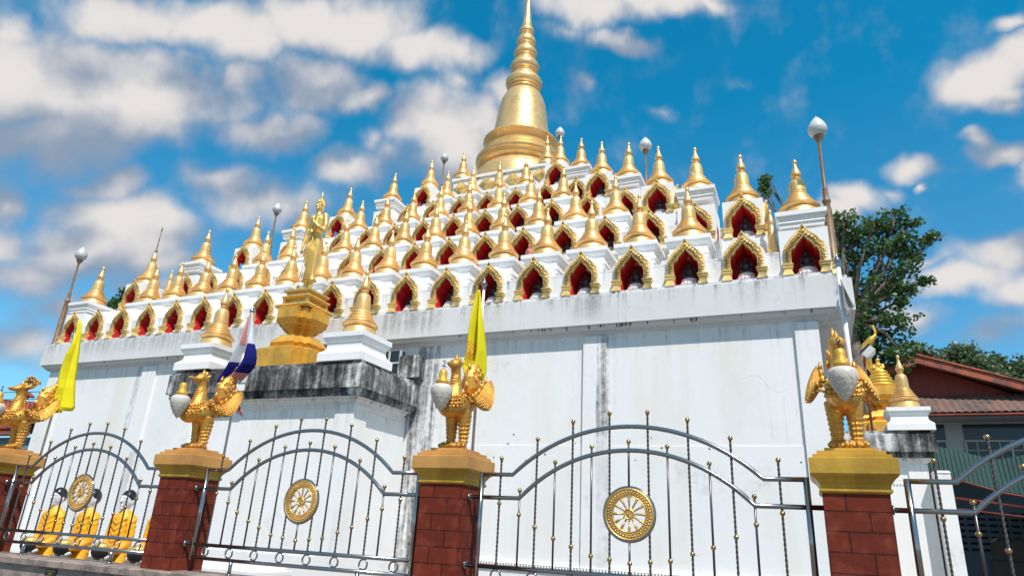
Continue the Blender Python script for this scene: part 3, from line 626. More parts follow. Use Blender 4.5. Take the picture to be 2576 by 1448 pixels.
# small finials between pedestals
for x, y, z in ((cx(18) + .56, 13.75, 7.2), (cx(1) + 1.35, 14.3, 8.1)):
    fm = MB().lathe([(.12, 0), (.12, .18), (.135, .2), (.115, .23), (.12, .26), (.105, .3), (.11, .34), (.095, .38), (.1, .42), (.09, .46), (.085, .6), (.075, .75), (.05, .8), (.055, .82), (.07, .87), (.06, .95), (.03, 1.05), (.028, 1.1), (.035, 1.14), (.015, 1.18), (.001, 1.19)], 20)
    tag(put('finial', fm, None, (x, y, z), 0, M['gold']), 'slim gold finial behind the %s corner pedestal of the lowest step' % ('right' if x > XC else 'left'), 'finial', 'slim finials')
# ---- seated statues in the niches
def sz(pts): return pts
bb = MB()
bb.ball((0, 0, .085), (.15, .10, .05)); bb.tube([(-.14, -.02, .075), (0, -.085, .08), (.13, -.05, .08)], [.035, .045, .035], 8); bb.tube([(.14, -.02, .075), (.02, -.075, .10), (-.12, -.06, .09)], [.035, .04, .03], 8)
bb.tube([(0, .0, .07), (0, .0, .15), (0, 0, .23), (0, 0, .285)], [.075, .068, .085, .06], 12, ell=[1.2, 1.15, 1.2, 1.1], side=(1, 0, 0))
bb.tube([(-.10, 0, .275), (-.125, -.01, .20), (-.125, -.05, .12), (-.12, -.10, .10)], [.032, .03, .025, .02], 8); bb.tube([(.10, 0, .275), (.13, -.005, .20), (.10, -.05, .13), (.02, -.09, .12)], [.032, .03, .025, .02], 8)
bb.tube([(-.10, 0, .28), (0, 0, .3), (.10, 0, .28)], [.03, .04, .03], 8); bb.tube([(0, 0, .28), (0, -.005, .33)], [.035, .03], 8); bb.ball((0, -.008, .375), (.05, .055, .062)); bb.ball((0, 0, .43), (.025, .025, .025)); bb.tube([(0, 0, .44), (0, 0, .48)], [.012, .002], 6)
for s_ in (-1, 1): bb.ball((.05 * s_, 0, .36), (.01, .012, .03), 6, 5)
bb.ball((0, -.062, .37), (.009, .013, .014), 6, 5)
buddha_me = fuse(bb, .011, 1, 'body'); buddha_me.materials.clear(); buddha_me.materials.append(M['buddha_dark'])
lb = MB(); lb.lathe([(.20, 0), (.215, .02), (.2, .045), (.165, .06), (.165, .075), (.2, .10), (.205, .13), (.18, .155), (.175, .175), (.185, .19), (.17, .225), (.14, .24)], 24)
for a in range(16):
    aa = a / 16 * 2 * math.pi; T = Matrix.Rotation(aa, 4, 'Z') @ Matrix.Translation((.195, 0, .1)) @ Matrix.Rotation(.25, 4, 'Y'); lb.ball((0, 0, 0), (.022, .038, .045), 6, 5, None, T)
    T = Matrix.Rotation(aa + .2, 4, 'Z') @ Matrix.Translation((.205, 0, .03)); lb.ball((0, 0, 0), (.02, .038, .03), 6, 5, None, T)
lotus_me = lb.mesh('lotus_base'); lotus_me.materials.append(M['stone_white'])
for (x, y, z, j, i, kd) in statue_spots:
    o = empty('buddha_statue', (x + .02, y, z)); put('lotus_base', lotus_me, o); put('body', buddha_me, o, (0, 0, .20), 0, None, 1.0)
    side = 'left' if x < XC else 'right'
    if kd == 'row': lab = 'seated Buddha on white lotus base, %s niche from right in the %s row' % (ORD[20 - 2 * j - i], RN[j])
    else: lab = 'dark seated Buddha in the raised %s-edge corner niche above the %s niche row' % (side, RN[j])
    tag(o, lab, 'statue', 'seated Buddha statues in the niches')
pk = put('buddha_statue', buddha_me.copy(), None, (-6.33, YF[1] - .02, ZB[1] + .01), 0, M['pink'], (.62, .62, 1.05)); tag(pk, 'tiny pink seated figure on the ledge by a second row niche', 'figurine')
# ---- great stupa
BS = [(2.05, 15.56), (2.02, 15.9), (1.93, 16.3), (1.78, 16.52), (1.72, 16.6), (1.72, 16.64), (1.84, 16.72), (1.92, 16.8), (1.93, 16.86), (1.85, 16.89), (1.85, 16.92), (1.92, 16.96), (1.97, 17.02), (1.97, 17.1), (1.90, 17.15), (1.74, 17.17), (1.68, 17.2), (1.68, 17.23), (1.76, 17.27), (1.77, 17.35), (1.70, 17.40), (1.60, 17.41), (1.58, 17.45), (1.65, 17.5), (1.66, 17.58), (1.60, 17.63), (1.44, 17.65), (1.42, 17.7), (1.46, 17.78), (1.56, 17.9), (1.66, 17.99), (1.70, 18.03), (1.70, 18.1), (1.64, 18.14), (1.44, 18.17), (1.34, 18.3), (1.285, 18.55), (1.25, 18.8), (1.205, 19.1), (1.16, 19.45), (1.11, 19.85), (1.06, 20.15), (.99, 20.42), (.90, 20.62), (.80, 20.78), (.74, 20.85), (.70, 20.88)]
rings_ = [(21.38, .86, .95), (22.32, .685, .86), (23.13, .56, .74), (23.84, .47, .68), (24.48, .36, .60)]
for zc_r, r_r, gp_ in rings_: BS += [(r_r * .84, zc_r - .46 * gp_), (r_r * .87, zc_r - .43 * gp_), (r_r * .87, zc_r - .36 * gp_), (r_r * .80, zc_r - .34 * gp_), (r_r * .80, zc_r - .28 * gp_), (r_r * .90, zc_r - .25 * gp_), (r_r * .92, zc_r - .16 * gp_), (r_r * .86, zc_r - .13 * gp_), (r_r * .88, zc_r - .10 * gp_), (r_r * .97, zc_r - .07 * gp_), (r_r, zc_r + .02 * gp_), (r_r, zc_r + .12 * gp_), (r_r * .95, zc_r + .22 * gp_), (r_r * .85, zc_r + .32 * gp_), (r_r * .74, zc_r + .42 * gp_), (r_r * .70, zc_r + .50 * gp_)]
BS += [(.20, 24.79), (.25, 24.80), (.255, 24.86), (.235, 24.95), (.20, 25.2), (.175, 25.5), (.12, 26.1), (.08, 26.6), (.05, 27.1), (.08, 27.2), (.03, 27.4), (.002, 27.7)]
tag(put('great_stupa', MB().lathe([(r * 1.0, z - 15.56) for r, z in BS], 72, crease=40), None, (XC - .12, YC, 15.57), 0, M['gold_big']), 'great gold bell-shaped stupa with ringed spire crowning the temple', 'stupa')
# ---- lamp posts on the terraces
def lamp_post(x, y, z0, h, label, gr=.19, thick=1.0, group='lamp posts on the terraces', lean=0):
    o = empty('lamp_post', (x, y, z0)); o.rotation_euler = (0, lean, 0)
    m = MB(); hh = h - .52
    k = thick
    m.lathe([(.11 * k, 0), (.11 * k, .08), (.085 * k, .12), (.08 * k, hh * .45), (.06 * k, hh * .5), (.075 * k, hh * .51), (.085 * k, hh * .522), (.075 * k, hh * .535), (.05 * k, hh * .545), (.06 * k, hh * .56), (.048 * k, hh * .57), (.06 * k, hh * .585), (.045 * k, hh * .6), (.055 * k, hh * .61), (.038 * k, hh * .625), (.030 * k, hh * .95), (.035 * k, hh * .97), (.09, hh), (.1, hh + .03), (.1, hh + .06)], 16)
    put('pole', m, o, (0, 0, 0), 0, M['lamp_pole'])
    g_ = MB(); pr = [(.07, hh + .05), (.12, hh + .075), (.168, hh + .13), (gr, hh + .2), (gr * .98, hh + .26), (gr * .86, hh + .33), (gr * .62, hh + .41), (gr * .35, hh + .48), (gr * .12, hh + .52), (.004, hh + .555)]
    g_.lathe(pr, 24); put('lamp_shade', g_, o, (0, 0, 0), 0, M['globe_white']); tag(o, label, 'lamp', group)
lamp_post(.80, 13.35, 6.6, 3.6, 'tall brown lamp post with white bud globe at the right parapet corner')
lamp_post(-22.42, 13.35, 6.6, 3.55, 'tall brown lamp post with white bud globe at the left parapet corner')
lamp_post(-3.88, 18.3, 10.2, 3.55, 'lamp post with white bud globe rising between stupas on the right edge', .2)
lamp_post(-8.25, 22.2, 14.1, 3.5, 'lamp post with white bud globe right beside the great stupa', .19)
lamp_post(-14.75, 23.9, 15.0, 3.65, 'lamp post with small white globe left of the great stupa', .19)
lamp_post(-19.6, 18.9, 10.6, 3.6, 'lamp post with white bud globe on the left edge behind the standing Buddha', .19)
# ================================================================= FRONT PORTICO
def portico(name, x0, x1, y0, y1, mlist, label, facing='front'):
    e = empty(name, ((x0 + x1) / 2, (y0 + y1) / 2, 0)); ox, oy = -(x0 + x1) / 2, -(y0 + y1) / 2
    w_ = MB(); i_ = .30; a = [(x0 + i_, y0 + i_), (x1 - i_, y0 + i_), (x1 - i_, y1), (x0 + i_, y1)]
    if facing == 'right': a = [(x0, y0 + i_), (x1 - i_, y0 + i_), (x1 - i_, y1 - i_), (x0, y1 - i_)]
    w_.sweep(a, [(.03, 0), (.03, 1.0), (0, 1.0), (0, 4.0)])
    # pilasters at the outer corners
    for px, py in ((a[0][0], a[0][1]), (a[1][0], a[1][1])):
        d = .42; sx_ = 1 if px < (x0 + x1) / 2 else -1
        w_.box(min(px - .045 * sx_, px + sx_ * d), max(px - .045 * sx_, px + sx_ * d), py - .045, py + d, 0, 3.93)
    put('wall', w_, e, (ox, oy, 0), 0, M['portico_wall'])
    c = MB(); b = [(x0, y0), (x1, y0), (x1, y1), (x0, y1)]
    c.sweep(b, [(-.31, 3.86), (-.265, 3.88), (-.265, 3.95), (-.22, 3.98), (-.18, 4.03), (-.18, 4.06), (-.10, 4.08)]); put('cornice', c, e, (ox, oy, 0), 0, M['portico_corn'])
    c = MB(); c.sweep(b, [(-.1, 4.081), (-.06, 4.15), (-.06, 4.236), (0, 4.24), (0, 4.70), (-.03, 4.71), (-.03, 4.74), (-.08, 4.75), (-.08, 4.81), (-.4, 4.812)])
    put('parapet', c, e, (ox, oy, 0), 0, M['mould']); tag(e, label, 'portico'); return e, ox, oy
M['portico_wall'] = wall_mat('portico_render', (.80, .795, .79), grime=.5, streak_top=(4.0,), streak_len=.8, patches=((-8.5, -7.6, 0, 4, .3),))
M['portico_corn'] = wall_mat('portico_cornice', (.74, .73, .71), grime=1.2, streak_top=(4.15,), streak_len=.3, patches=((-14, -11.5, 3.9, 4.2, .8),))
e, ox, oy = portico('portico', -13.65, -8.18, 10.9, 13.18, None, 'front portico block with black-stained parapet carrying the standing Buddha')
bx = MB(); bx.box(-11.55, -11.22, 10.86, 10.905, 4.42, 4.60, M['beige']); bx.box(-11.53, -11.24, 10.875, 10.903, 4.25, 4.41, M['white'])
tag(put('electric_box', bx), 'small grey box fixed to the black-stained portico parapet', 'box')
BAL = [(.47, 0), (.47, .06), (.455, .16), (.45, .20), (.475, .22)]
def port_stupa(x, y, s_, lab, zb=4.812):
    e_ = empty('pedestal', (x, y, zb)); m = MB(); h = .53
    m.sweep([(-h, -h), (h, -h), (h, h), (-h, h)], [(.04, 0), (.04, .17), (.02, .19), (-.06, .26), (-.08, .31), (-.08, .42), (-.05, .435), (-.02, .49), (-.01, .52), (.0, .53), (0, .635), (-.03, .637)])
    put('block', m, e_, (0, 0, 0), 0, M['white']); tag(e_, 'white moulded pedestal of the %s' % ('gold stupa before the red roof' if y > 20 else 'portico stupa with peeling rings' if x > -10 else 'left portico stupa'), 'pedestal', 'white moulded pedestals on the porticos')
    tag(put('stupa', stupa_me, None, (x, y, zb + .638), 1.0, None, (s_, s_, 1.23)), lab, 'stupa', 'gold stupas on the porticos')
port_stupa(-8.80, 11.46, .98, 'gold stupa with peeling rings at the right of the front portico')
port_stupa(-13.02, 11.46, .98, 'gold stupa at the left of the front portico')
# redented gold pedestal
def redent(h, k=.22):
    return [(-h + k, -h), (h - k, -h), (h - k, -h + k / 2), (h - k / 2, -h + k / 2), (h - k / 2, -h + k), (h, -h + k), (h, h - k), (h - k / 2, h - k), (h - k / 2, h - k / 2), (h - k, h - k / 2), (h - k, h), (-h + k, h), (-h + k, h - k / 2), (-h + k / 2, h - k / 2), (-h + k / 2, h - k), (-h, h - k), (-h, -h + k), (-h + k / 2, -h + k), (-h + k / 2, -h + k / 2), (-h + k, -h + k / 2)]
def gold_pedestal(x, y, z, lab, s_=1.0, mat='gold_ped', carved=True):
    e_ = empty('gold_pedestal', (x, y, z)); m = MB()
    m.sweep(redent(.52, .26), [(.24, 0), (.24, .50), (.22, .52), (.09, .56), (.09, .585), (.02, .60), (.04, .63), (.07, .68), (.04, .74), (-.03, .83), (-.06, .86), (-.06, .88), (-.17, .90), (-.19, .93), (-.19, 1.02), (-.16, 1.05), (-.13, 1.06), (-.13, 1.09), (-.09, 1.11), (-.09, 1.15), (-.03, 1.19), (-.03, 1.22), (.02, 1.27), (.03, 1.29), (.03, 1.54), (.01, 1.55), (-.2, 1.56)])
    put('base', m, e_, (0, 0, 0), 0, M[mat], s_)
    if carved:
        m = MB(); q = [(-.36, -.36), (.36, -.36), (.36, .36), (-.36, .36)]
        m.sweep(q, [(-.1, 1.555), (.10, 1.57), (.13, 1.60), (.12, 1.66), (.06, 1.69), (-.02, 1.70), (-.06, 1.72), (-.06, 1.80), (.0, 1.82), (.05, 1.85), (.05, 1.89), (.0, 1.91), (-.03, 1.92), (-.03, 1.98), (.02, 1.99), (.03, 2.05), (-.05, 2.06)])
        for sx_ in (-1, 1):
            for sy in (-1, 1): m.box(sx_ * .34 - .04, sx_ * .34 + .04, sy * .34 - .04, sy * .34 + .04, 1.69, 1.84)
        for sd in range(4):
            T = Matrix.Rotation(sd * math.pi / 2, 4, 'Z')
            for u in range(12): m.ball((-.44 + u * .08, -.49, 1.63), (.028, .02, .028), 6, 4, None, T)
            for u in range(11): m.ball((-.38 + u * .076, -.41, 1.87), (.025, .02, .02), 6, 4, None, T)
            for u in range(10): m.ball((-.34 + u * .075, -.385, 2.02), (.025, .012, .022), 6, 4, None, T)
        put('carved_top', m, e_, (0, 0, 0), 0, M['gold_statue'], s_)
    tag(e_, lab, 'pedestal', 'tiered gold pedestals'); return e_
gold_pedestal(-10.93, 12.0, 4.813, 'tiered redented gold pedestal under the standing Buddha on the front portico')
# ---- standing Buddha (local, faces -Y, feet at z 0, 2.5 high)
def standing_buddha():
    e_ = empty('standing_buddha', (-10.93, 11.95, 6.872)); e_.scale = (.93, .93, 1.12); m = MB()
    S_ = (1, 0, 0)
    # robe and legs
    m.tube([(0, .02, .30), (0, .02, .45), (0, .02, .8), (0, .02, 1.15), (0, .01, 1.40), (0, 0, 1.6), (0, 0, 1.78), (0, .01, 1.88)], [.12, .11, .115, .125, .12, .13, .14, .09], 20, ell=[1.45, 1.45, 1.55, 1.62, 1.45, 1.55, 1.62, 1.7], side=S_)
    m.tube([(0, .02, .28), (0, .02, .36)], [.13, .115], 20, ell=[1.6, 1.5], side=S_)
    for s_ in (-1, 1):
        m.tube([(.075 * s_, .02, .05), (.075 * s_, .02, .35)], [.06, .07], 10); m.tube([(.08 * s_, .06, .035), (.085 * s_, -.16, .03)], [.05, .04], 8)
        m.ball((.225 * s_, .01, 1.84), (.085, .09, .085))
    # hanging robe edge at the right hand side and folds
    m.tube([(-.23, .03, 1.55), (-.26, .04, 1.2), (-.25, .05, .85), (-.2, .05, .6)], [.05, .045, .045, .02], 8)
    # right arm raised, hand before the chest
    m.tube([(-.24, .0, 1.83), (-.32, .02, 1.6), (-.345, .02, 1.42), (-.35, -.03, 1.2), (-.34, -.06, 1.08)], [.075, .062, .054, .045, .034], 10)
    # left arm bent, hand low at the belly
    m.tube([(.24, .0, 1.83), (.31, -.02, 1.6), (.30, -.05, 1.46)], [.078, .07, .06], 10); m.tube([(.30, -.05, 1.46), (.2, -.2, 1.52), (.06, -.25, 1.64)], [.058, .047, .034], 10); m.ball((0, -.19, 1.40), (.06, .05, .05)); m.ball((-.04, -.2, 1.44), (.03, .03, .03)); m.tube([(0, -.2, 1.62), (0, -.19, 1.45)], [.012, .02], 6)
    def hand(c, d, up, n_):
        c, d, up = Vector(c), Vector(d).normalized(), Vector(up).normalized(); w_ = d.cross(up)
        m.tube([c, c + d * .09], [.034, .036], 8)
        for k in range(4):
            o_ = c + d * .08 + w_ * (k - 1.5) * .02; ln = (.075, .09, .085, .065)[k]; m.tube([o_, o_ + d * ln * .5 - up * .002, o_ + d * ln - up * .012], [.011, .0105, .007], 6)
        m.tube([c + d * .02 - w_ * .03 * n_, c + d * .06 - w_ * .06 * n_, c + d * .1 - w_ * .06 * n_], [.014, .012, .008], 6)
    hand((.06, -.25, 1.65), (-.15, -.05, 1), (0, 1, 0), -1); hand((-.34, -.06, 1.08), (.02, -.1, -1), (1, 0, 0), 1)
    # neck and head
    m.tube([(0, 0, 1.85), (0, -.01, 1.93), (0, -.01, 2.0)], [.10, .06, .06], 12)
    m.ball((0, -.01, 2.11), (.098, .115, .145), 16, 12); m.ball((0, -.02, 2.03), (.07, .08, .07))
    m.tube([(0, -.12, 2.14), (0, -.14, 2.08)], [.010, .021], 6); m.ball((0, -.12, 2.035), (.033, .015, .01)); m.ball((0, -.118, 2.02), (.026, .015, .009))
    for s_ in (-1, 1): m.tube([(.1 * s_, .01, 2.15), (.108 * s_, .01, 2.05), (.10 * s_, .0, 1.97)], [.018, .016, .018], 6); m.ball((.042 * s_, -.108, 2.12), (.024, .012, .008)); m.tube([(.075 * s_, -.1, 2.145), (.04 * s_, -.122, 2.155), (.012 * s_, -.122, 2.14)], [.005, .007, .005], 5)
    body = fuse(m, .013, 1, 'body'); put('body', body, e_, (0, 0, 0), 0, M['gold_statue'])
    # folds
    f = MB()
    for k in range(7):
        x_ = -.15 + k * .05; f.tube([(x_ * .5, -.115, 1.3), (x_ * .9, -.125, .9), (x_ * 1.15, -.125, .5), (x_ * 1.25, -.135, .31)], [.004, .010, .012, .014], 6)
    f.tube([(-.16, -.10, 1.42), (0, -.13, 1.38), (.16, -.10, 1.42)], .014, 6)
    f.tube([(.13, -.10, 1.85), (.05, -.14, 1.65), (-.1, -.13, 1.48)], .009, 6)
    f.tube([(.06, -.12, 1.84), (.09, -.15, 1.6), (.1, -.14, 1.3)], [.02, .028, .03], 6)
    # flared hem
    f.tube([(0, .02, .28), (0, .02, .33)], [.145, .12], 24, ell=[1.55, 1.5], side=S_)
    put('robe_folds', f, e_, (0, 0, 0), 0, M['gold_statue'])
    h = MB(); rd = random.Random(3)
    for ring in range(9):
        ph = ring / 9 * 1.45
        n_ = max(1, int(20 * math.cos(ph)))
        for k in range(n_):
            a = k / n_ * 2 * math.pi + ring * .3; q = Vector((math.cos(a) * math.cos(ph) * .105, math.sin(a) * math.cos(ph) * .122, math.sin(ph) * .135))
            if q.y < -.075 and q.z < .05: continue
            h.ball((q.x, q.y - .005, q.z + 2.135), .018, 6, 5)
    h.ball((0, .0, 2.265), (.055, .06, .05), 10, 8); h.lathe([(.035, 2.29), (.028, 2.33), (.034, 2.36), (.026, 2.40), (.014, 2.44), (.002, 2.5)], 10)
    put('curled_hair', h, e_, (0, 0, 0), 0, M['gold_statue'])
    tag(e_, 'standing gold Buddha statue with one hand raised, on the front portico', 'statue')
standing_buddha()
# ================================================================= SIDE PORTICO (right)
portico('portico', .4, 3.15, 20.95, 26.4, None, 'right side portico block with grey-stained parapet beyond the right fence pillar', 'right')
port_stupa(2.62, 21.5, .98, 'gold stupa on white pedestal at the side portico before the red roof')
gold_pedestal(2.3, 23.7, 4.813, 'tiered gold pedestal under the naga-sheltered statue on the side portico', 1.1, 'gold_ped', False)
bt = MB(); bt.box(2.95, 3.32, 20.8, 21.3, 0, 3.68)
bt.frus((3.135, 21.05), .2, .27, 3.68, .16, .22, 3.74)
tag(put('boundary_post', bt, None, (0, 0, 0), 0, M['portico_wall']), 'plain white wall post at the foot of the side portico', 'post')
pn = MB()
for zz_ in [i * .06 for i in range(int(3.3 / .06))]: pn.ball((1.72, 21.18, .2 + zz_), (.025, .025, .022), 5, 4)
for i in range(14): pn.ball((1.5 + i * .075, 21.18, 3.52), (.025, .02, .02), 5, 4)
tag(put('beaded_panel_trim', pn, None, (0, 0, 0), 0, M['white']), 'white beaded trim on the side portico wall', 'trim')
def naga():
    e_ = empty('naga_statue', (2.3, 23.6, 6.53)); e_.scale = (.82, .82, .82); m = MB()
    for k in range(5): m.lathe([(.50 - k * .06, .02 + k * .13), (.54 - k * .06, .06 + k * .13), (.53 - k * .06, .11 + k * .13), (.47 - k * .06, .15 + k * .13)], 28)
    put('coils', m, e_, (0, 0, 0), 0, M['gold_naga'])
    m = MB(); m.tube([(-.05, .2, .55), (-.28, .22, .9), (-.36, .15, 1.3), (-.30, .02, 1.7), (-.1, -.1, 1.95), (.05, -.14, 2.08)], [.10, .13, .17, .19, .13, .05], 12, ell=[1, 1.2, 1.3, 1.3, 1.1, 1], side=(0, 1, 0))
    m.tube([(-.02, -.1, 1.98), (.06, -.12, 2.2), (.0, -.12, 2.42), (.04, -.12, 2.56)], [.06, .05, .03, .004], 8)
    put('hood', fuse(m, .02, 1, 'hood'), e_, (0, 0, 0), 0, M['gold_naga'])
    m = MB(); m.tube([(0, 0, .62), (0, 0, .75), (0, 0, .92), (0, 0, 1.0)], [.15, .12, .14, .06], 12); m.ball((0, 0, .66), (.24, .2, .08)); m.ball((0, 0, 1.09), (.075, .08, .1))
    for s_ in (-1, 1): m.tube([(.14 * s_, 0, .94), (.18 * s_, -.04, .8), (.08 * s_, -.15, .73)], [.05, .045, .035], 8)
    put('seated_figure', fuse(m, .02, 1, 'seated_figure'), e_, (0, 0, 0), 0, M['gold_naga'])
    tag(e_, 'gold statue under a rearing naga hood on the side portico', 'statue')
naga()
fl = empty('floodlight', (1.72, 21.6, 4.82)); m = MB(); m.tube([(0, 0, 0), (.02, 0, 1.2), (.05, 0, 2.3)], .035, 8)
for s_ in (-1, 1): m.tube([(0, 0, .22), (.16 * s_, 0, 0)], .02, 6)
put('pole', m, fl, (0, 0, 0), 0, M['orange_trim'])
m = MB(); T = Matrix.Translation((.08, -.05, 2.45)) @ Matrix.Rotation(R(-45), 4, 'Y'); m.box(-.19, .19, -.15, .15, -.03, .02, M['black'], T); m.frus((0, 0), .17, .13, -.22, .08, .08, -.3, M['globe_white'], T); m.frus((0, 0), .17, .13, -.03, .17, .13, -.22, M['globe_white'], T)
put('lamp_head', m, fl); tag(fl, 'floodlight on a thin pole before the naga statue', 'floodlight')
# ================================================================= FENCE
PX = [.205 - 2.45 * i for i in range(4)]
PL = ['rightmost', 'second from the right', 'third from the right', 'leftmost']
lw = MB()
lw.sweep([(-9.6, 3.98), (2.6, 3.98), (2.6, 4.22), (-9.6, 4.22)], [(0, 0), (0, 1.0), (.0, 1.0)])
wl = empty('fence_base_wall', (-3, 4.1, 0)); put('red_wall', lw, wl, (3, -4.1, 0), 0, M['red_relief'])
rl = MB(); rd = random.Random(1); x = -9.5
while x < 2.5:
    for zz_ in (.93, .97, 1.01): rl.ball((x + rd.uniform(-.01, .01), 3.975, zz_), (.022, .014, .016), 6, 4)
    x += .05
put('carved_relief', rl, wl, (3, -4.1, 0), 0, M['red_relief'])
cp = MB(); cp.sweep([(-9.6, 3.95), (2.6, 3.95), (2.6, 4.25), (-9.6, 4.25)], [(0, 1.04), (0, 1.155), (.03, 1.157), (.03, 1.20), (.02, 1.208), (-.02, 1.209)])
put('coping', cp, wl, (3, -4.1, 0), 0, M['granite']); tag(wl, 'low red carved base wall with granite coping under the fence', 'wall')
pq = MB(); T = Matrix.Translation((-5.78, 3.945, 1.105)); pq.box(-.065, .065, -.006, .0, -.035, .035, M['black'], T)
rd = random.Random(7)
for r_, (n_, w_) in enumerate(((12, .104), (5, .045), (10, .085))):
    for k in range(n_):
        x_ = -w_ / 2 + k * w_ / n_; pq.box(x_, x_ + w_ / n_ * .62, -.0075, -.0058, .018 - r_ * .019 + rd.uniform(-.001, .001), .0255 - r_ * .019, M['plaque_gold'], T)
tag(put('plaque', pq), 'small black plaque with three lines of gold lettering on the granite base', 'plaque')
sh = MB(); sh.box(-.157, .157, -.157, .157, -1.9, 0); sh_me = sh.mesh('brick_shaft'); sh_me.materials.append(M['brick'])
q4 = lambda h: [(-h, -h), (h, -h), (h, h), (-h, h)]
cp = MB(); cp.sweep(q4(.16), [(.0, -.01), (.012, 0), (.012, .012), (.004, .016), (.008, .035), (.025, .06), (.045, .078), (.047, .085)]); capl_me = cp.mesh('cap_moulding'); capl_me.materials.append(M['cap_gold'])
cp = MB(); cp.sweep(q4(.21), [(-.02, .0855), (0, .087), (0, .165), (-.004, .168), (-.022, .169), (-.022, .187), (-.045, .188), (-.045, .208), (-.085, .209), (-.085, .228), (-.1, .229)]); capu_me = cp.mesh('cap_slab')
PCY = 4.16
for i, x_ in enumerate(PX):
    e_ = empty('fence_pillar', (x_, PCY, 1.9)); put('brick_shaft', sh_me, e_); put('cap_moulding', capl_me, e_)
    cm = capu_me.copy(); cm.materials.append(M['cap_gold'] if i == 0 else M['ochre']); put('cap_slab', cm, e_)
    tag(e_, 'red brick fence pillar with gold stepped cap, %s' % PL[i], 'pillar', 'brick fence pillars')
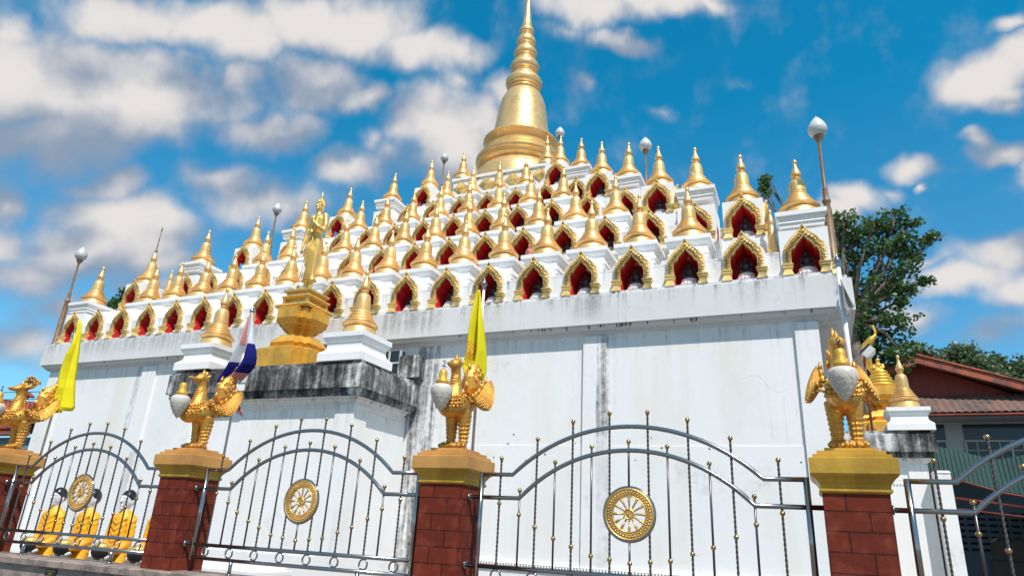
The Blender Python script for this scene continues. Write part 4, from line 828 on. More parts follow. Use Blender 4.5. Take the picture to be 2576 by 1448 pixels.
# ---- fence panels
def arc_pts(xk, zk, za_, n_=28):
    h = za_ - zk; Rr = (xk * xk + h * h) / (2 * h); c = za_ - Rr; a0 = math.asin(xk / Rr); return [(math.sin(-a0 + 2 * a0 * i / n_) * Rr, 0, c + math.cos(-a0 + 2 * a0 * i / n_) * Rr) for i in range(n_ + 1)]
def twist_bar(z0, z1, x_, r_):
    m = MB(); n_ = int((z1 - z0) / .006); vs = []; fs = []
    for i in range(n_ + 1):
        z = z0 + (z1 - z0) * i / n_
        for k in range(4):
            a = k * math.pi / 2 + z * 60; vs.append((x_ + math.cos(a) * r_, math.sin(a) * r_, z))
    for i in range(n_):
        for k in range(4): l = (k + 1) % 4; fs.append((i * 4 + k, i * 4 + l, (i + 1) * 4 + l, (i + 1) * 4 + k))
    m.add(vs, fs); return m
panel_src = {}
def build_panel(loc, label):
    root = empty('steel_fence', loc)
    m = MB(); zb = 1.31; zt = 1.965
    for s_ in (-1, 1): put('post', MB().tube([(s_ * .985, 0, zb - .012), (s_ * .985, 0, zt + .012)], .0165, 12), root, (0, 0, 0), 0, M['steel'])
    m = MB(); m.tube([(-.985, 0, zt)] + arc_pts(.765, zt, 2.265) + [(.985, 0, zt)], .0135, 12); put('outer_arch_rail', m, root, (0, 0, 0), 0, M['steel'])
    m = MB(); m.tube([(-1.085, 0, 1.82)] + arc_pts(.71, 1.82, 2.12) + [(1.085, 0, 1.82)], .0135, 12)
    for s_ in (-1, 1): m.tube([(s_ * 1.062, 0, 1.82), (s_ * 1.07, 0, 1.82)], .024, 12)
    put('inner_arch_rail', m, root, (0, 0, 0), 0, M['steel'])
    m = MB(); m.tube([(-1.085, 0, 1.405), (1.085, 0, 1.405)], .0135, 12); m.tube([(-.985, 0, zb), (.985, 0, zb)], .0135, 12)
    for s_ in (-1, 1):
        m.tube([(s_ * 1.062, 0, 1.405), (s_ * 1.07, 0, 1.405)], .024, 12); m.tube([(s_ * .57, 0, zb), (s_ * .57, 0, 1.207)], .0145, 12); m.tube([(s_ * .57, 0, 1.209), (s_ * .57, 0, 1.217)], .026, 12)
    put('lower_rails', m, root, (0, 0, 0), 0, M['steel'])
    for x_ in (-.85, -.607, -.364, -.121, .121, .364, .607, .85):
        pts = [(math.cos(a * math.pi / 9) * .033 + x_, 0, 1.3575 + math.sin(a * math.pi / 9) * .033) for a in range(19)]
        m = MB(); m.tube(pts, .0065, 8, caps=False); put('ring', m, root, (0, 0, 0), 0, M['steel'])
    Z = {.12: (2.35, 1.492), .36: (2.30, 1.55), .60: (2.19, 1.65), .85: (2.068, 1.785)}
    for ax in Z:
        for s_ in (-1, 1):
            x_ = ax * s_; top, lo = Z[ax]
            m = MB()
            segs = [(1.405, top)] if ax > .13 else [(1.405, 1.652), (1.848, top)]
            for a, b in segs:
                b_ = put('bar', twist_bar(a, b, x_, .0075), root, (0, 0, 0), 0, M['steel_twist'])
                for zz_ in (top, lo):
                    if a < zz_ <= b: put('ball', MB().ball((x_, 0, zz_), .0145, 14, 10), b_, (0, 0, 0), 0, M['brass'])
    Z = {0: (2.172, 1.478), .235: (2.142, 1.505), .475: (2.045, 1.59), .71: (1.868, 1.72)}
    for ax in Z:
        for s_ in ((-1, 1) if ax else (1,)):
            x_ = ax * s_; top, lo = Z[ax]; m = MB()
            segs = [(1.405, top)] if ax else [(1.405, 1.595), (1.903, top)]
            for a, b in segs:
                b_ = put('bar', MB().tube([(x_, 0, a), (x_, 0, b)], .0066, 8), root, (0, 0, 0), 0, M['steel_dark'])
                for zz_ in (top, lo):
                    if a < zz_ <= b: put('ball', MB().ball((x_, 0, zz_), .0145, 14, 10), b_, (0, 0, 0), 0, M['brass'])
    # wheel medallion
    e_ = MB(); zc = 1.75; pts = [(math.cos(a * math.pi / 24) * .153, 0, zc + math.sin(a * math.pi / 24) * .153) for a in range(49)]
    e_.tube(pts, .0085, 8, caps=False); rim = put('medallion_rim', e_, root, (0, 0, 0), 0, M['steel'])
    m = MB(); T = Matrix.Translation((0, 0, zc)) @ Matrix.Rotation(R(90), 4, 'X')
    def ringband(r0, r1, h0, h1, seg=64):
        vs = []; fs = []
        for i in range(seg):
            a = 2 * math.pi * i / seg
            for r_, h_ in ((r0, -h0), (r0, h0), ((r0 + r1) / 2, h1), (r1, h0), (r1, -h0)): vs.append((r_ * math.cos(a), r_ * math.sin(a), h_))
        for i in range(seg):
            k = (i + 1) % seg
            for q in range(5): r2 = (q + 1) % 5; fs.append((i * 5 + q, k * 5 + q, k * 5 + r2, i * 5 + r2))
        m.add(vs, fs, None, False, T)
    ringband(.138, .147, .009, .012); ringband(.105, .14, .005, .006); ringband(.098, .106, .008, .011); ringband(.0, .026, .006, .008, 32); ringband(.022, .032, .009, .013, 32)
    for k in range(44):
        a = k / 44 * 2 * math.pi; m.ball((math.cos(a) * .127, math.sin(a) * .127, .008), (.0075, .0075, .006), 6, 5, None, T); m.ball((math.cos(a + .07) * .114, math.sin(a + .07) * .114, .008), (.006, .006, .006), 6, 5, None, T)
    for k in range(12):
        a = k / 12 * 2 * math.pi; c_, s_ = math.cos(a), math.sin(a)
        m.tube([(c_ * .028, s_ * .028, 0), (c_ * .07, s_ * .07, 0), (c_ * .078, s_ * .078, 0), (c_ * .082, s_ * .082, 0), (c_ * .09, s_ * .09, 0), (c_ * .094, s_ * .094, 0), (c_ * .102, s_ * .102, 0)], [.005, .0055, .010, .006, .010, .007, .012], 8, None, True, T)
        m.ball((c_ * .036, s_ * .036, .006), .005, 6, 5, None, T)
    for k in range(5): m.ball((.006 * math.cos(k * 1.7), -.012 + .006 * k, .010), (.005, .0045, .005), 6, 5, None, T)
    put('wheel_medallion', m, root, (0, 0, 0), 0, M['gold_wheel'])
    tag(root, label, 'fence panel', 'arched steel fence panels'); return root
def copy_tree(o, parent=None):
    c = o.copy(); COL.objects.link(c)
    if parent is not None: c.parent = parent
    for ch in list(o.children): copy_tree(ch, c)
    return c
FP = build_panel((-1.012, 4.1, 0), 'arched steel fence panel with gold wheel before the blank white wall, right of centre')
for x_, lb_ in ((-3.462, 'arched steel fence panel with gold wheel below the dark front portico'), (-5.9, 'arched steel fence panel with gold wheel before the orange-robed monks'), (1.44, 'arched steel fence panel cut by the right picture edge before the dark shed'), (-8.37, 'steel fence panel at the far left edge beyond the leftmost pillar')):
    c = copy_tree(FP); c.location.x = x_; c['label'] = lb_
# ================================================================= BIRD STATUES WITH LAMPS
def bird_meshes():
    m = MB(); S_ = (1, 0, 0)
    # breast, body, neck, head in one sweep (y = -forward)
    m.ball((0, -.04, .315), (.092, .115, .095), 18, 12); m.ball((0, -.125, .305), (.078, .10, .082)); m.ball((0, .07, .31), (.07, .09, .07))
    m.tube([(0, -.09, .36), (0, -.085, .42), (0, -.075, .48), (0, -.08, .54), (0, -.09, .58)], [.068, .054, .041, .034, .036], 14)
    m.ball((0, -.10, .612), (.044, .056, .043), 14, 10); m.tube([(0, -.12, .605), (0, -.165, .612), (0, -.205, .622), (0, -.232, .63)], [.027, .018, .012, .004], 10); m.tube([(0, -.12, .592), (0, -.17, .597), (0, -.20, .60)], [.018, .011, .004], 8)
    for s_ in (-1, 1):
        m.tube([(.047 * s_, .0, .27), (.05 * s_, .01, .16), (.048 * s_, .012, .05), (.048 * s_, .012, .02)], [.056, .04, .029, .027], 12)
        for k in range(3): m.tube([(.048 * s_, .01, .03), (.048 * s_ + (k - 1) * .034, -.045, .03), (.048 * s_ + (k - 1) * .042, -.072, .012)], [.022, .02, .012], 8)
        m.tube([(.048 * s_, .02, .03), (.048 * s_, .06, .015)], [.02, .012], 8)
        m.ball((.034 * s_, -.115, .625), (.01, .013, .012), 8, 6); m.tube([(.03 * s_, -.08, .6), (.045 * s_, -.05, .63)], [.015, .008], 6)
    body = fuse(m, .008, 1, 'body'); body.materials.clear(); body.materials.append(M['gold_bird'])
    d = MB()
    for k in range(9): # neck plates
        z = .40 + k * .019; yy = -.087 - .052 + (k * .0012) - (-.0) + (.0 if k < 4 else .006 * (k - 4) * .6)
        d.tube([(-.036 + k * .001, yy + .035, z + .004), (0, yy - (.012 - k * .002), z - .004), (.036 - k * .001, yy + .035, z + .004)], .0065, 6)
    for k in range(9): # back mane
        z = .38 + k * .024; d.tube([(0, -.03 - k * .0032, z), (0, -.008 - k * .003, z + .006), (0, -.006 - k * .003, z + .026)], [.012, .010, .003], 6)
    rd = random.Random(5)
    for k in range(34): # necklace scrolls
        a = -1.5 + 3.0 * (k % 12) / 11; zz_ = .405 - .03 * (k // 12) - .03 * math.cos(a); rr_ = .078 + .018 * (k // 12)
        d.ball((math.sin(a) * rr_, -.085 - math.cos(a) * (rr_ + .012), zz_), (.011, .009, .010), 6, 5)
    for s_ in (-1, 1): # leg feathers
        for r_ in range(7):
            z = .06 + r_ * .028; rr_ = .031 + r_ * .003
            for q in range(9):
                a = q / 9 * 2 * math.pi; T = Matrix.Translation((.049 * s_ + math.cos(a) * rr_ * .90, .011 + math.sin(a) * rr_ * .90, z)) @ Matrix.Rotation(a, 4, 'Z'); d.ball((0, 0, 0), (.007, .017, .011), 6, 4, None, T)
        for k in range(6): d.tube([(.05 * s_, .045 + k * .003, .06 + k * .03), (.05 * s_, .062 + k * .004, .07 + k * .03)], [.012, .003], 5)
        for k in range(3):
            for t_ in range(3): d.ball((.048 * s_ + (k - 1) * (.03 + .006 * t_), -.03 - .017 * t_, .038 - .008 * t_), (.016, .016, .015), 8, 6)
    for r_ in range(4):
        for q in range(11):
            a = -1.35 + 2.7 * q / 10; d.ball((math.sin(a) * (.078 + .004 * r_), -.115 - math.cos(a) * (.083 + .012 * r_), .375 - .024 * r_), (.012, .009, .012), 6, 4)
    # crest
    d.tube([(0, -.10, .64), (0, -.085, .66), (0, -.09, .685)], [.02, .016, .003], 7); d.tube([(0, -.13, .635), (0, -.125, .655)], [.012, .003], 6)
    d.ball((0, -.06, .645), (.022, .018, .02), 8, 6)
    deco = d.mesh('carved_plumage'); deco.materials.append(M['gold_bird'])
    def wing(s_):
        w_ = MB(); n_ = 16; vs = []; fs = []
        def pt(u, v, off):           # v: 0 upper edge, 1 lower edge
            hh = .016 + .036 * math.sin(math.pi * min(1, (u + .12) ** .8 * .86)); zc_ = .365 - .062 * math.sin(math.pi * min(1, u * 1.15)) + .085 * u * u
            x_ = .082 + .012 * u + v * (.02 + .075 * math.sin(math.pi * min(1, u * .85 + .1))) + off
            return (s_ * x_, -.06 + .29 * u + .03 * v, zc_ + hh * (1 - 2 * v) * (.9 if v < .5 else 1.0) + .02 * math.sin(v * 3.1))
        for i in range(n_ + 1):
            u = i / n_
            for k in range(9): vs.append(pt(u, k / 8, .010 + .006 * math.sin(k / 8 * math.pi)))
            for k in range(9): vs.append(pt(u, 1 - k / 8, -.010))
        for i in range(n_):
            for k in range(18): l = (k + 1) % 18; fs.append((i * 18 + k, i * 18 + l, (i + 1) * 18 + l, (i + 1) * 18 + k))
        fs.append(tuple(range(18))); fs.append(tuple(n_ * 18 + k for k in range(18)))
        w_.add(vs, fs, None, True)
        for q in range(9):           # long flight feathers
            v = .12 + q * .105; w_.tube([pt(u / 12, v, .014) for u in range(5, 13)] + [pt(1.06, v, .01)], [.005] * 7 + [.004, .001], 6)
        for r_ in range(3):          # covert scales
            for q in range(7): w_.ball(pt(.08 + .11 * r_, .1 + .13 * q, .015), (.012, .017, .011), 6, 4)
        for q in range(4): a_ = pt(.45 + .15 * q, 0, .0); w_.tube([a_, (a_[0], a_[1] + .012, a_[2] + .03), (a_[0], a_[1] + .03, a_[2] + .045)], [.014, .011, .002], 6)
        w_.ball(pt(.05, .5, .012), (.016, .016, .016), 8, 6)
        me = w_.mesh('wing'); me.materials.append(M['gold_bird']); return me
    t_ = MB()
    t_.tube([(0, .09, .31), (0, .16, .32), (0, .23, .355)], [.062, .062, .05], 12, ell=[1.1, 1.1, 1.1], side=(1, 0, 0))
    t_.tube([(0, .24, .32), (0, .215, .39), (0, .175, .45), (0, .165, .51), (0, .195, .565), (0, .235, .60)], [.035, .062, .085, .085, .062, .038], 14, ell=[1, .85, .68, .66, .7, .8], side=(1, 0, 0))
    t_.tube([(0, .22, .58), (0, .255, .615), (0, .25, .65), (0, .265, .69), (0, .285, .71)], [.04, .032, .024, .014, .007], 10, ell=[.8] * 5, side=(1, 0, 0))
    fm = fuse(t_, .007, 1, 'tail')
    fm.materials.clear(); fm.materials.append(M['gold_bird'])
    td = MB()
    for s_ in (-1, 1):
        for k in range(8):           # layered flame feathers at the root
            u = k / 7; y_ = .10 + .15 * u; z_ = .325 + .03 * u
            td.tube([(s_ * .055, y_ - .02, z_ - .02), (s_ * .066, y_ + .005, z_ + .02), (s_ * .05, y_ + .03, z_ + .065)], [.012, .014, .003], 6)
        for (yy, zz_, rr_, xx_) in ((.15, .49, .036, .054), (.215, .45, .032, .05), (.19, .55, .028, .045), (.25, .39, .030, .04), (.235, .61, .020, .03), (.13, .545, .02, .04), (.225, .515, .024, .046)):
            pts = [(s_ * xx_, yy + math.cos(a * .62) * rr_ * (1 - a * .075), zz_ + math.sin(a * .62) * rr_ * (1 - a * .075)) for a in range(12)]
            td.tube(pts, .0062, 6); td.ball((s_ * xx_, yy, zz_), .009, 6, 5)
    for k in range(7):               # flame tips up the back and front
        y_ = .285 - .012 * abs(k - 2) - (.02 if k > 4 else 0); z_ = .36 + k * .04; td.tube([(0, y_ - .02, z_ - .01), (0, y_ + .012, z_ + .012), (0, y_ + .008, z_ + .042)], [.02, .014, .002], 7)
    for k in range(4): td.tube([(0, .10 + k * .008, .44 + k * .045), (0, .082 + k * .01, .46 + k * .045), (0, .09 + k * .012, .485 + k * .045)], [.016, .011, .002], 6)
    tdm = td.mesh('tail_scrolls'); tdm.materials.append(M['gold_bird'])
    return body, deco, wing(-1), wing(1), fm, tdm
bm_ = bird_meshes()
for me in bm_:
    for v in me.vertices: v.co.z = (v.co.z + .53) * (1 + v.co.y / 4.3) - .53 if v.co.z > .08 else v.co.z
BL = ['gold mythical bird statue on the rightmost pillar, seen from its front', 'gold mythical bird statue on the middle pillar before a hanging yellow flag', 'gold mythical bird statue with pink ribbons on its tail, third pillar from right', 'gold mythical bird statue with curled tail on the leftmost pillar']
cap_me = MB().lathe([(.002, .128), (.02, .126), (.036, .115), (.040, .09), (.040, .06), (.044, .056), (.052, .05), (.062, .045), (.062, .025), (.056, .02), (.05, .015)][::-1], 24).mesh('brass_cap'); cap_me.materials.append(M['cap_gold'])
gl = [(.001, -.175), (.006, -.168), (.024, -.15), (.048, -.118), (.068, -.085), (.082, -.055), (.088, -.030), (.086, -.008), (.076, .008), (.058, .017), (.04, .02)]
gm = MB().lathe(gl, 32)
for r_, (zz_, rr_) in enumerate(((-.012, .0872), (-.04, .0862), (-.068, .0765), (-.096, .0615), (-.124, .0435))):
    for q in range(10):
        a = (q + .5 * (r_ % 2)) / 10 * 2 * math.pi; da = .31
        gm.tube([(math.cos(a - da) * rr_, math.sin(a - da) * rr_, zz_ + .004), (math.cos(a) * rr_ * (.985 if r_ else 1.0), math.sin(a) * rr_ * (.985 if r_ else 1.0), zz_ - .014), (math.cos(a + da) * rr_, math.sin(a + da) * rr_, zz_ + .004)], .0013, 4)
glob_me = gm.mesh('glass_globe'); glob_me.materials.append(M['globe'])
hook_me = MB().tube([(0, 0, .125), (0, 0, .16), (.012, 0, .175), (0, .004, .19), (-.012, 0, .178)], .004, 6); hook_me.tube([(-.025, 0, .15), (0, 0, .155), (.02, .01, .142)], .003, 5); hook_me = hook_me.mesh('hook'); hook_me.materials.append(M['black'])
for i, x_ in enumerate(PX):
    e_ = empty('bird_statue', (x_, PCY + (0), 2.129)); 
    for nm, me in zip(('body', 'carved_plumage', 'wing', 'wing', 'tail', 'tail_scrolls'), bm_): put(nm, me, e_)
    if i == 3:
        cr_ = MB(); rd = random.Random(2)
        for k in range(46):
            a = rd.uniform(0, 6.28); q = rd.uniform(0, 1) ** .5; cr_.ball((rd.uniform(-.02, .02), -.02 + math.cos(a) * q * .055, .665 + math.sin(a) * q * .05), (.013, .013, .012), 6, 4)
        cr_.tube([(0, -.05, .6), (0, .01, .62), (0, .045, .67), (0, .07, .68), (0, .075, .65)], [.03, .02, .02, .012, .004], 8); put('ornate_crest', cr_, e_, (0, 0, 0), 0, M['gold_bird'])
    tag(e_, BL[i], 'bird statue', 'gold bird statues on the fence pillars')
    l_ = empty('hanging_lamp', (x_, PCY - .262, 2.129 + .385)); put('glass_globe', glob_me, l_); put('brass_cap', cap_me, l_).scale = (.84, .84, 1); put('hook', hook_me, l_)
    l_.scale = (.86, .86, .98)
    tag(l_, 'frosted bud-shaped lamp hanging from the beak of the %s bird statue' % ('rightmost', 'middle', 'third from right', 'leftmost')[i], 'lamp', 'lamps hanging from the bird beaks')
rb = MB(); rx, ry, rz_ = PX[2], PCY, 2.129
rb.tube([(rx + .045, ry + .12, rz_ + .36), (rx + .07, ry + .18, rz_ + .40), (rx + .06, ry + .24, rz_ + .43)], .012, 6); rb.tube([(rx + .05, ry + .14, rz_ + .56), (rx + .06, ry + .2, rz_ + .53), (rx + .05, ry + .24, rz_ + .47)], .006, 6)
for k in range(4): rb.tube([(rx + .06, ry + .25, rz_ + .44), (rx + .08 + .02 * k, ry + .28, rz_ + .42 - .02 * k), (rx + .07 + .025 * k, ry + .29, rz_ + .35 - .01 * k)], [.008, .009, .003], 5)
tag(put('ribbon', rb, None, (0, 0, 0), 0, M['pinkcloth']), 'faded pink ribbon tied round a bird statue tail', 'ribbon')
# ================================================================= FLAGS
def flag_pole(x, y, z0, z1, lab, r_=.011):
    m = MB(); m.tube([(x, y, z0), (x, y, z1 - .07)], r_, 10)
    o = put('flag_pole', m, None, (0, 0, 0), 0, M['pole']); f = MB().lathe([(.014, z1 - .075), (.016, z1 - .06), (.012, z1 - .05), (.022, z1 - .035), (.024, z1 - .02), (.012, z1), (.004, z1 + .02), (.001, z1 + .05)], 12, (x, y)); put('finial', f, o, (0, 0, 0), 0, M['steel']); tag(o, lab, 'flag pole', 'flag poles behind the pillars'); return o
FY = 4.42
def fpt(px, py, y=FY):
    d = rot @ Vector((px - 1288, -(py - 724), -1670.81)); t_ = y / d.y; return Vector((0, 0, 1.6)) + d * t_
def cloth(name, rows, mats, lab, cat='flag', nx=14, depth=.035, folds=3, ph=0, thick=.003, y=FY - .03):
    """rows: left and right edge of the hanging cloth, top to bottom, as metres x, z at the pole"""
    vs = []; fs = []; k = []; R_ = []
    n_ = len(rows); sub = 6
    for i in range(n_ - 1):
        for q in range(sub):
            t_ = q / sub; a, b = rows[i], rows[i + 1]; R_.append([a[c] * (1 - t_) + b[c] * t_ for c in range(4)])
    R_.append(list(rows[-1]))
    for i, (xl, zl, xr, zr) in enumerate(R_):
        u = i / len(R_)
        for c in range(nx + 1):
            v = c / nx; amp = depth * min(1, u * 3 + .15)
            vs.append((xl * (1 - v) + xr * v, y - amp * math.sin(v * folds * math.pi + ph + u * 1.4) - amp * .5 * math.sin(v * 7 + u * 5), zl * (1 - v) + zr * v))
    mb = MB()
    for i in range(len(R_) - 1):
        for c in range(nx):
            mt = mats(i / len(R_), (c + .5) / nx); o_ = i * (nx + 1) + c; fs.append((o_, o_ + 1, o_ + nx + 2, o_ + nx + 1)); k.append(mb.mi(mt))
    mb.add(vs, fs, mb.mats[0], True); mb.m = k
    o = put(name, mb); s_ = o.modifiers.new('thickness', 'SOLIDIFY'); s_.thickness = thick
    tag(o, lab, cat, 'flags hanging on the poles'); return o
def rows_px(rs): # measured edges of each cloth, converted to metres at the pole's distance
    out = []
    for (yl, xl, yr, xr) in rs:
        a, b = fpt(xl, yl), fpt(xr, yr); out.append((a.x, a.z, b.x, b.z))
    return out
K = .78852
A_ = lambda x, y: (x / 3.448 * K, (1100 + y / 3.448) * K)
def RA(f, L_): return rows_px([(f(xl, y)[1], f(xl, y)[0], f(xr, y2)[1], f(xr, y2)[0]) for (y, xl, y2, xr) in L_])
f1 = RA(A_, [(-250, 895, -250, 930), (-100, 872, -100, 920), (0, 852, 0, 902), (100, 812, 100, 897), (200, 765, 200, 892), (300, 728, 300, 882), (390, 704, 380, 868), (480, 690, 470, 862), (560, 652, 560, 858), (650, 630, 640, 855), (700, 628, 690, 853), (757, 634, 712, 820)])
flag_pole(PX[3] + .03, FY, 1.98, 3.46, 'pale flag pole behind the leftmost bird pillar')
cloth('flag', f1, lambda u, v: M['yellow'], 'plain yellow flag hanging limp at the far left', folds=4)
D_ = lambda x, y: ((700 + x / 1.81) * K, (500 + y / 1.81) * K)
f2 = RA(D_, [(905, 196, 905, 208), (960, 180, 960, 210), (1030, 160, 1020, 213), (1090, 140, 1080, 216), (1140, 112, 1120, 218), (1180, 90, 1160, 217), (1220, 66, 1200, 205), (1255, 40, 1235, 176), (1290, 12, 1270, 140), (1310, 8, 1315, 100)])
flag_pole(PX[2] + .045, FY, 1.98, 3.45, 'pale flag pole behind the second pillar from the left')
def thai(u, v):
    if u < .34: return M['pinkcloth'] if int(v * 7) % 3 == 1 else M['whitecloth']
    if v < .28: return M['blue'] if u > .58 else M['whitecloth']
    if v < .44: return M['whitecloth']
    if v < .66: return M['pinkcloth'] if int(v * 22) % 3 else M['whitecloth']
    return M['blue'] if u < .80 else M['pinkcloth']
cloth('flag', f2, thai, 'tattered red, white and blue flag drooping on its pole', folds=3)
G_ = lambda x, y: ((1440 + x / 3.62) * K, (850 + y / 3.62) * K)
f3 = RA(G_, [(290, 333, 285, 350), (400, 298, 400, 363), (500, 282, 500, 371), (600, 267, 600, 380), (700, 256, 700, 388), (800, 240, 800, 396), (900, 228, 900, 400), (1000, 218, 1000, 402), (1080, 188, 1080, 400), (1160, 160, 1160, 398), (1240, 180, 1230, 388), (1300, 230, 1290, 368), (1385, 268, 1340, 340)])
flag_pole(PX[1] + .0, FY, 2.06, 3.48, 'pale flag pole with red foot behind the middle bird statue')
rf = MB(); rf.tube([(PX[1], FY, 1.98), (PX[1], FY, 2.06)], .013, 10); tag(put('tape_wrap', rf, None, (0, 0, 0), 0, base_mat('red_tape', (.5, .01, .02), .5)[0]), 'red tape sleeve at the foot of a flag pole', 'tape')
cloth('flag', f3, lambda u, v: M['emblem'] if (v < .42 and .47 < u < .66 and (((v / .42) ** 2 + ((u - .565) / .095) ** 2) < 1) and (int(math.hypot(v / .42, (u - .565) / .095) * 7) % 2 == 0)) else M['yellow'], 'yellow flag with orange wheel emblem before the temple wall', folds=3, nx=40)
C5 = lambda x, y: ((2560 + x / 3.62) * K, (800 + y / 3.62) * K)
p4 = flag_pole(.283, FY, 2.0, 3.38, 'weathered grey flag pole with torn cloth at the right corner', .0145)
f4 = RA(C5, [(345, 440, 345, 446), (430, 452, 430, 478), (520, 460, 520, 520), (600, 466, 600, 560), (680, 470, 660, 600), (700, 500, 690, 575), (770, 510, 760, 530)])
cloth('flag', f4, lambda u, v: M['greycloth'], 'torn grey flag remnant wrapped on the right pole', folds=2, depth=.015, nx=6)
sc4 = MB()
for (x_, y_, w_, h_) in ((388, 440, 26, 90), (405, 610, 24, 60), (438, 690, 26, 40), (500, 790, 22, 40), (505, 970, 14, 60)):
    a, b, c_, d_ = fpt(*C5(x_ - w_, y_)), fpt(*C5(x_ + w_ * .6, y_ - h_)), fpt(*C5(x_ + w_ * .8, y_ + h_ * .6)), fpt(*C5(x_ - w_ * .2, y_ + h_)); sc4.add([a, b, c_, d_], [(0, 1, 2, 3)]); sc4.add([v + Vector((0, .004, 0)) for v in (a, b, c_, d_)], [(3, 2, 1, 0)])
put('cloth_scraps', sc4, p4, (0, 0, 0), 0, M['whitecloth'])
# ================================================================= MONK STATUES
def monk_meshes():
    m = MB(); S_ = (1, 0, 0)
    m.tube([(0, 0, .06), (0, 0, .4), (0, 0, .8), (0, .01, 1.05), (0, .01, 1.25), (0, .01, 1.44), (0, .0, 1.56)], [.17, .14, .12, .118, .118, .115, .06], 20, ell=[1.2, 1.2, 1.25, 1.25, 1.25, 1.35, 1.2], side=S_)
    for s_ in (-1, 1):
        m.ball((.15 * s_, .01, 1.43), (.075, .08, .075)); m.tube([(.17 * s_, 0, 1.42), (.2 * s_, .0, 1.2), (.2 * s_, -.03, 1.05)], [.07, .07, .068], 10); m.tube([(.2 * s_, -.03, 1.06), (.17 * s_, -.14, .99), (.12 * s_, -.24, .97)], [.066, .06, .05], 10)
        m.tube([(.19 * s_, .0, 1.1), (.19 * s_, -.07, .8), (.18 * s_, -.09, .5), (.16 * s_, -.10, .2)], [.05, .07, .07, .06], 8)
    for k in range(5): m.tube([(-.19, -.05, 1.42 - k * .085), (0, -.128 - .002 * k, 1.36 - k * .085), (.18, -.07, 1.46 - k * .085)], .0045, 6)
    for k in range(9): m.tube([(.235, -.07, 1.38 - k * .07), (.262, .0, 1.42 - k * .085), (.21, .08, 1.42 - k * .09), (0, .128, 1.44 - k * .095)], .0045, 6)
    robe = fuse(m, .014, 1, 'robe'); robe.materials.clear(); robe.materials.append(M['robe'])
    for v in robe.vertices: v.co.z *= 1.06; v.co.y *= 1.12
    h = MB(); h.tube([(0, 0, 1.5), (0, -.005, 1.6), (0, -.01, 1.68)], [.07, .058, .06], 12); h.ball((0, -.01, 1.80), (.095, .115, .145), 16, 12); h.ball((0, -.03, 1.71), (.065, .075, .065))
    h.tube([(0, -.12, 1.83), (0, -.145, 1.77)], [.010, .022], 6); h.ball((0, -.112, 1.725), (.034, .018, .010)); h.ball((0, -.108, 1.708), (.028, .018, .010)); h.ball((0, -.10, 1.675), (.03, .025, .022))
    for s_ in (-1, 1): h.ball((.098 * s_, .01, 1.78), (.015, .028, .048), 8, 6); h.ball((.04 * s_, -.108, 1.805), (.024, .010, .009)); h.tube([(.075 * s_, -.09, 1.835), (.04 * s_, -.12, 1.845), (.012 * s_, -.12, 1.83)], [.005, .007, .005], 5)
    head = fuse(h, .010, 1, 'head'); head.materials.clear(); head.materials.append(M['skin_white'])
    c = MB(); c.ball((0, .010, 1.832), (.110, .126, .140), 18, 12); c2 = MB()
    vs, fs = [], []
    c = fuse(c, .012, 0, 'hair')
    bmx = bmesh.new(); bmx.from_mesh(c); g_ = bmesh.ops.bisect_plane(bmx, geom=bmx.verts[:] + bmx.edges[:] + bmx.faces[:], plane_co=(0, -.115, 1.885), plane_no=(0, -.62, -.80), clear_outer=True); bmesh.ops.holes_fill(bmx, edges=bmx.edges[:]); bmx.to_mesh(c); bmx.free(); c.materials.clear(); c.materials.append(M['hair'])
    hd = MB()
    for s_ in (-1, 1):
        hd.tube([(.14 * s_, -.22, .965), (.09 * s_, -.28, .93)], [.035, .038], 8)
        for k in range(4): hd.tube([(.09 * s_ + .0, -.25 - k * .022, .925), (.05 * s_, -.255 - k * .024, .90), (.012 * s_, -.25 - k * .022, .895)], [.014, .013, .009], 6)
        hd.tube([(.11 * s_, -.24, .95), (.12 * s_, -.30, .99), (.10 * s_, -.33, 1.01)], [.014, .012, .008], 6)
    hands = fuse(hd, .007, 1, 'hands'); hands.materials.clear(); hands.materials.append(M['skin_white'])
    b = MB().lathe([(.02, .90), (.08, .915), (.125, .95), (.148, 1.0), (.15, 1.04), (.14, 1.07)], 24, (0, -.27), M['black']); b.lathe([(.146, 1.045), (.158, 1.06), (.158, 1.11), (.14, 1.135), (.06, 1.16), (.002, 1.165)], 24, (0, -.27), M['gold_statue'])
    bowl = b.mesh('alms_bowl')
    ft = MB()
    for s_ in (-1, 1):
        ft.tube([(.07 * s_, .03, .04), (.075 * s_, -.12, .035)], [.05, .04], 8)
        for k in range(5): ft.ball((.075 * s_ + (k - 2) * .017, -.165, .02), (.011, .02, .012), 6, 5)
    feet = ft.mesh('feet'); feet.materials.append(M['skin_white'])
    return robe, head, c, hands, bowl, feet
mm = monk_meshes()
ML = ['left-hand monk statue in orange robe with alms bowl', 'monk statue whose face hides behind the gold fence wheel', 'monk statue in orange robe just right of the gold fence wheel', 'monk statue mostly hidden by the brick pillar']
for i, x_ in enumerate((-12.05, -11.17, -10.31, -9.47)):
    e_ = empty('monk_statue', (x_, 8.0, 0.0), R((4, -3, 6, 0)[i])); 
    b_ = None
    for nm, me in zip(('robe', 'head', 'hair', 'hands', 'feet'), (mm[0], mm[1], mm[2], mm[3], mm[5])): put(nm, me, e_)
    e_.scale = (1.0, 1.0, 1.0)
    tag(e_, ML[i], 'statue', 'orange robed monk statues behind the fence')
    bo = put('alms_bowl', mm[4], None, (x_, 8.0, 0.0), R((4, -3, 6, 0)[i])); tag(bo, 'black and gold alms bowl held by %s' % ('the left-hand monk statue', 'the monk behind the wheel', 'the monk right of the wheel', 'the pillar-hidden monk')[i], 'bowl', 'alms bowls held by the monks')
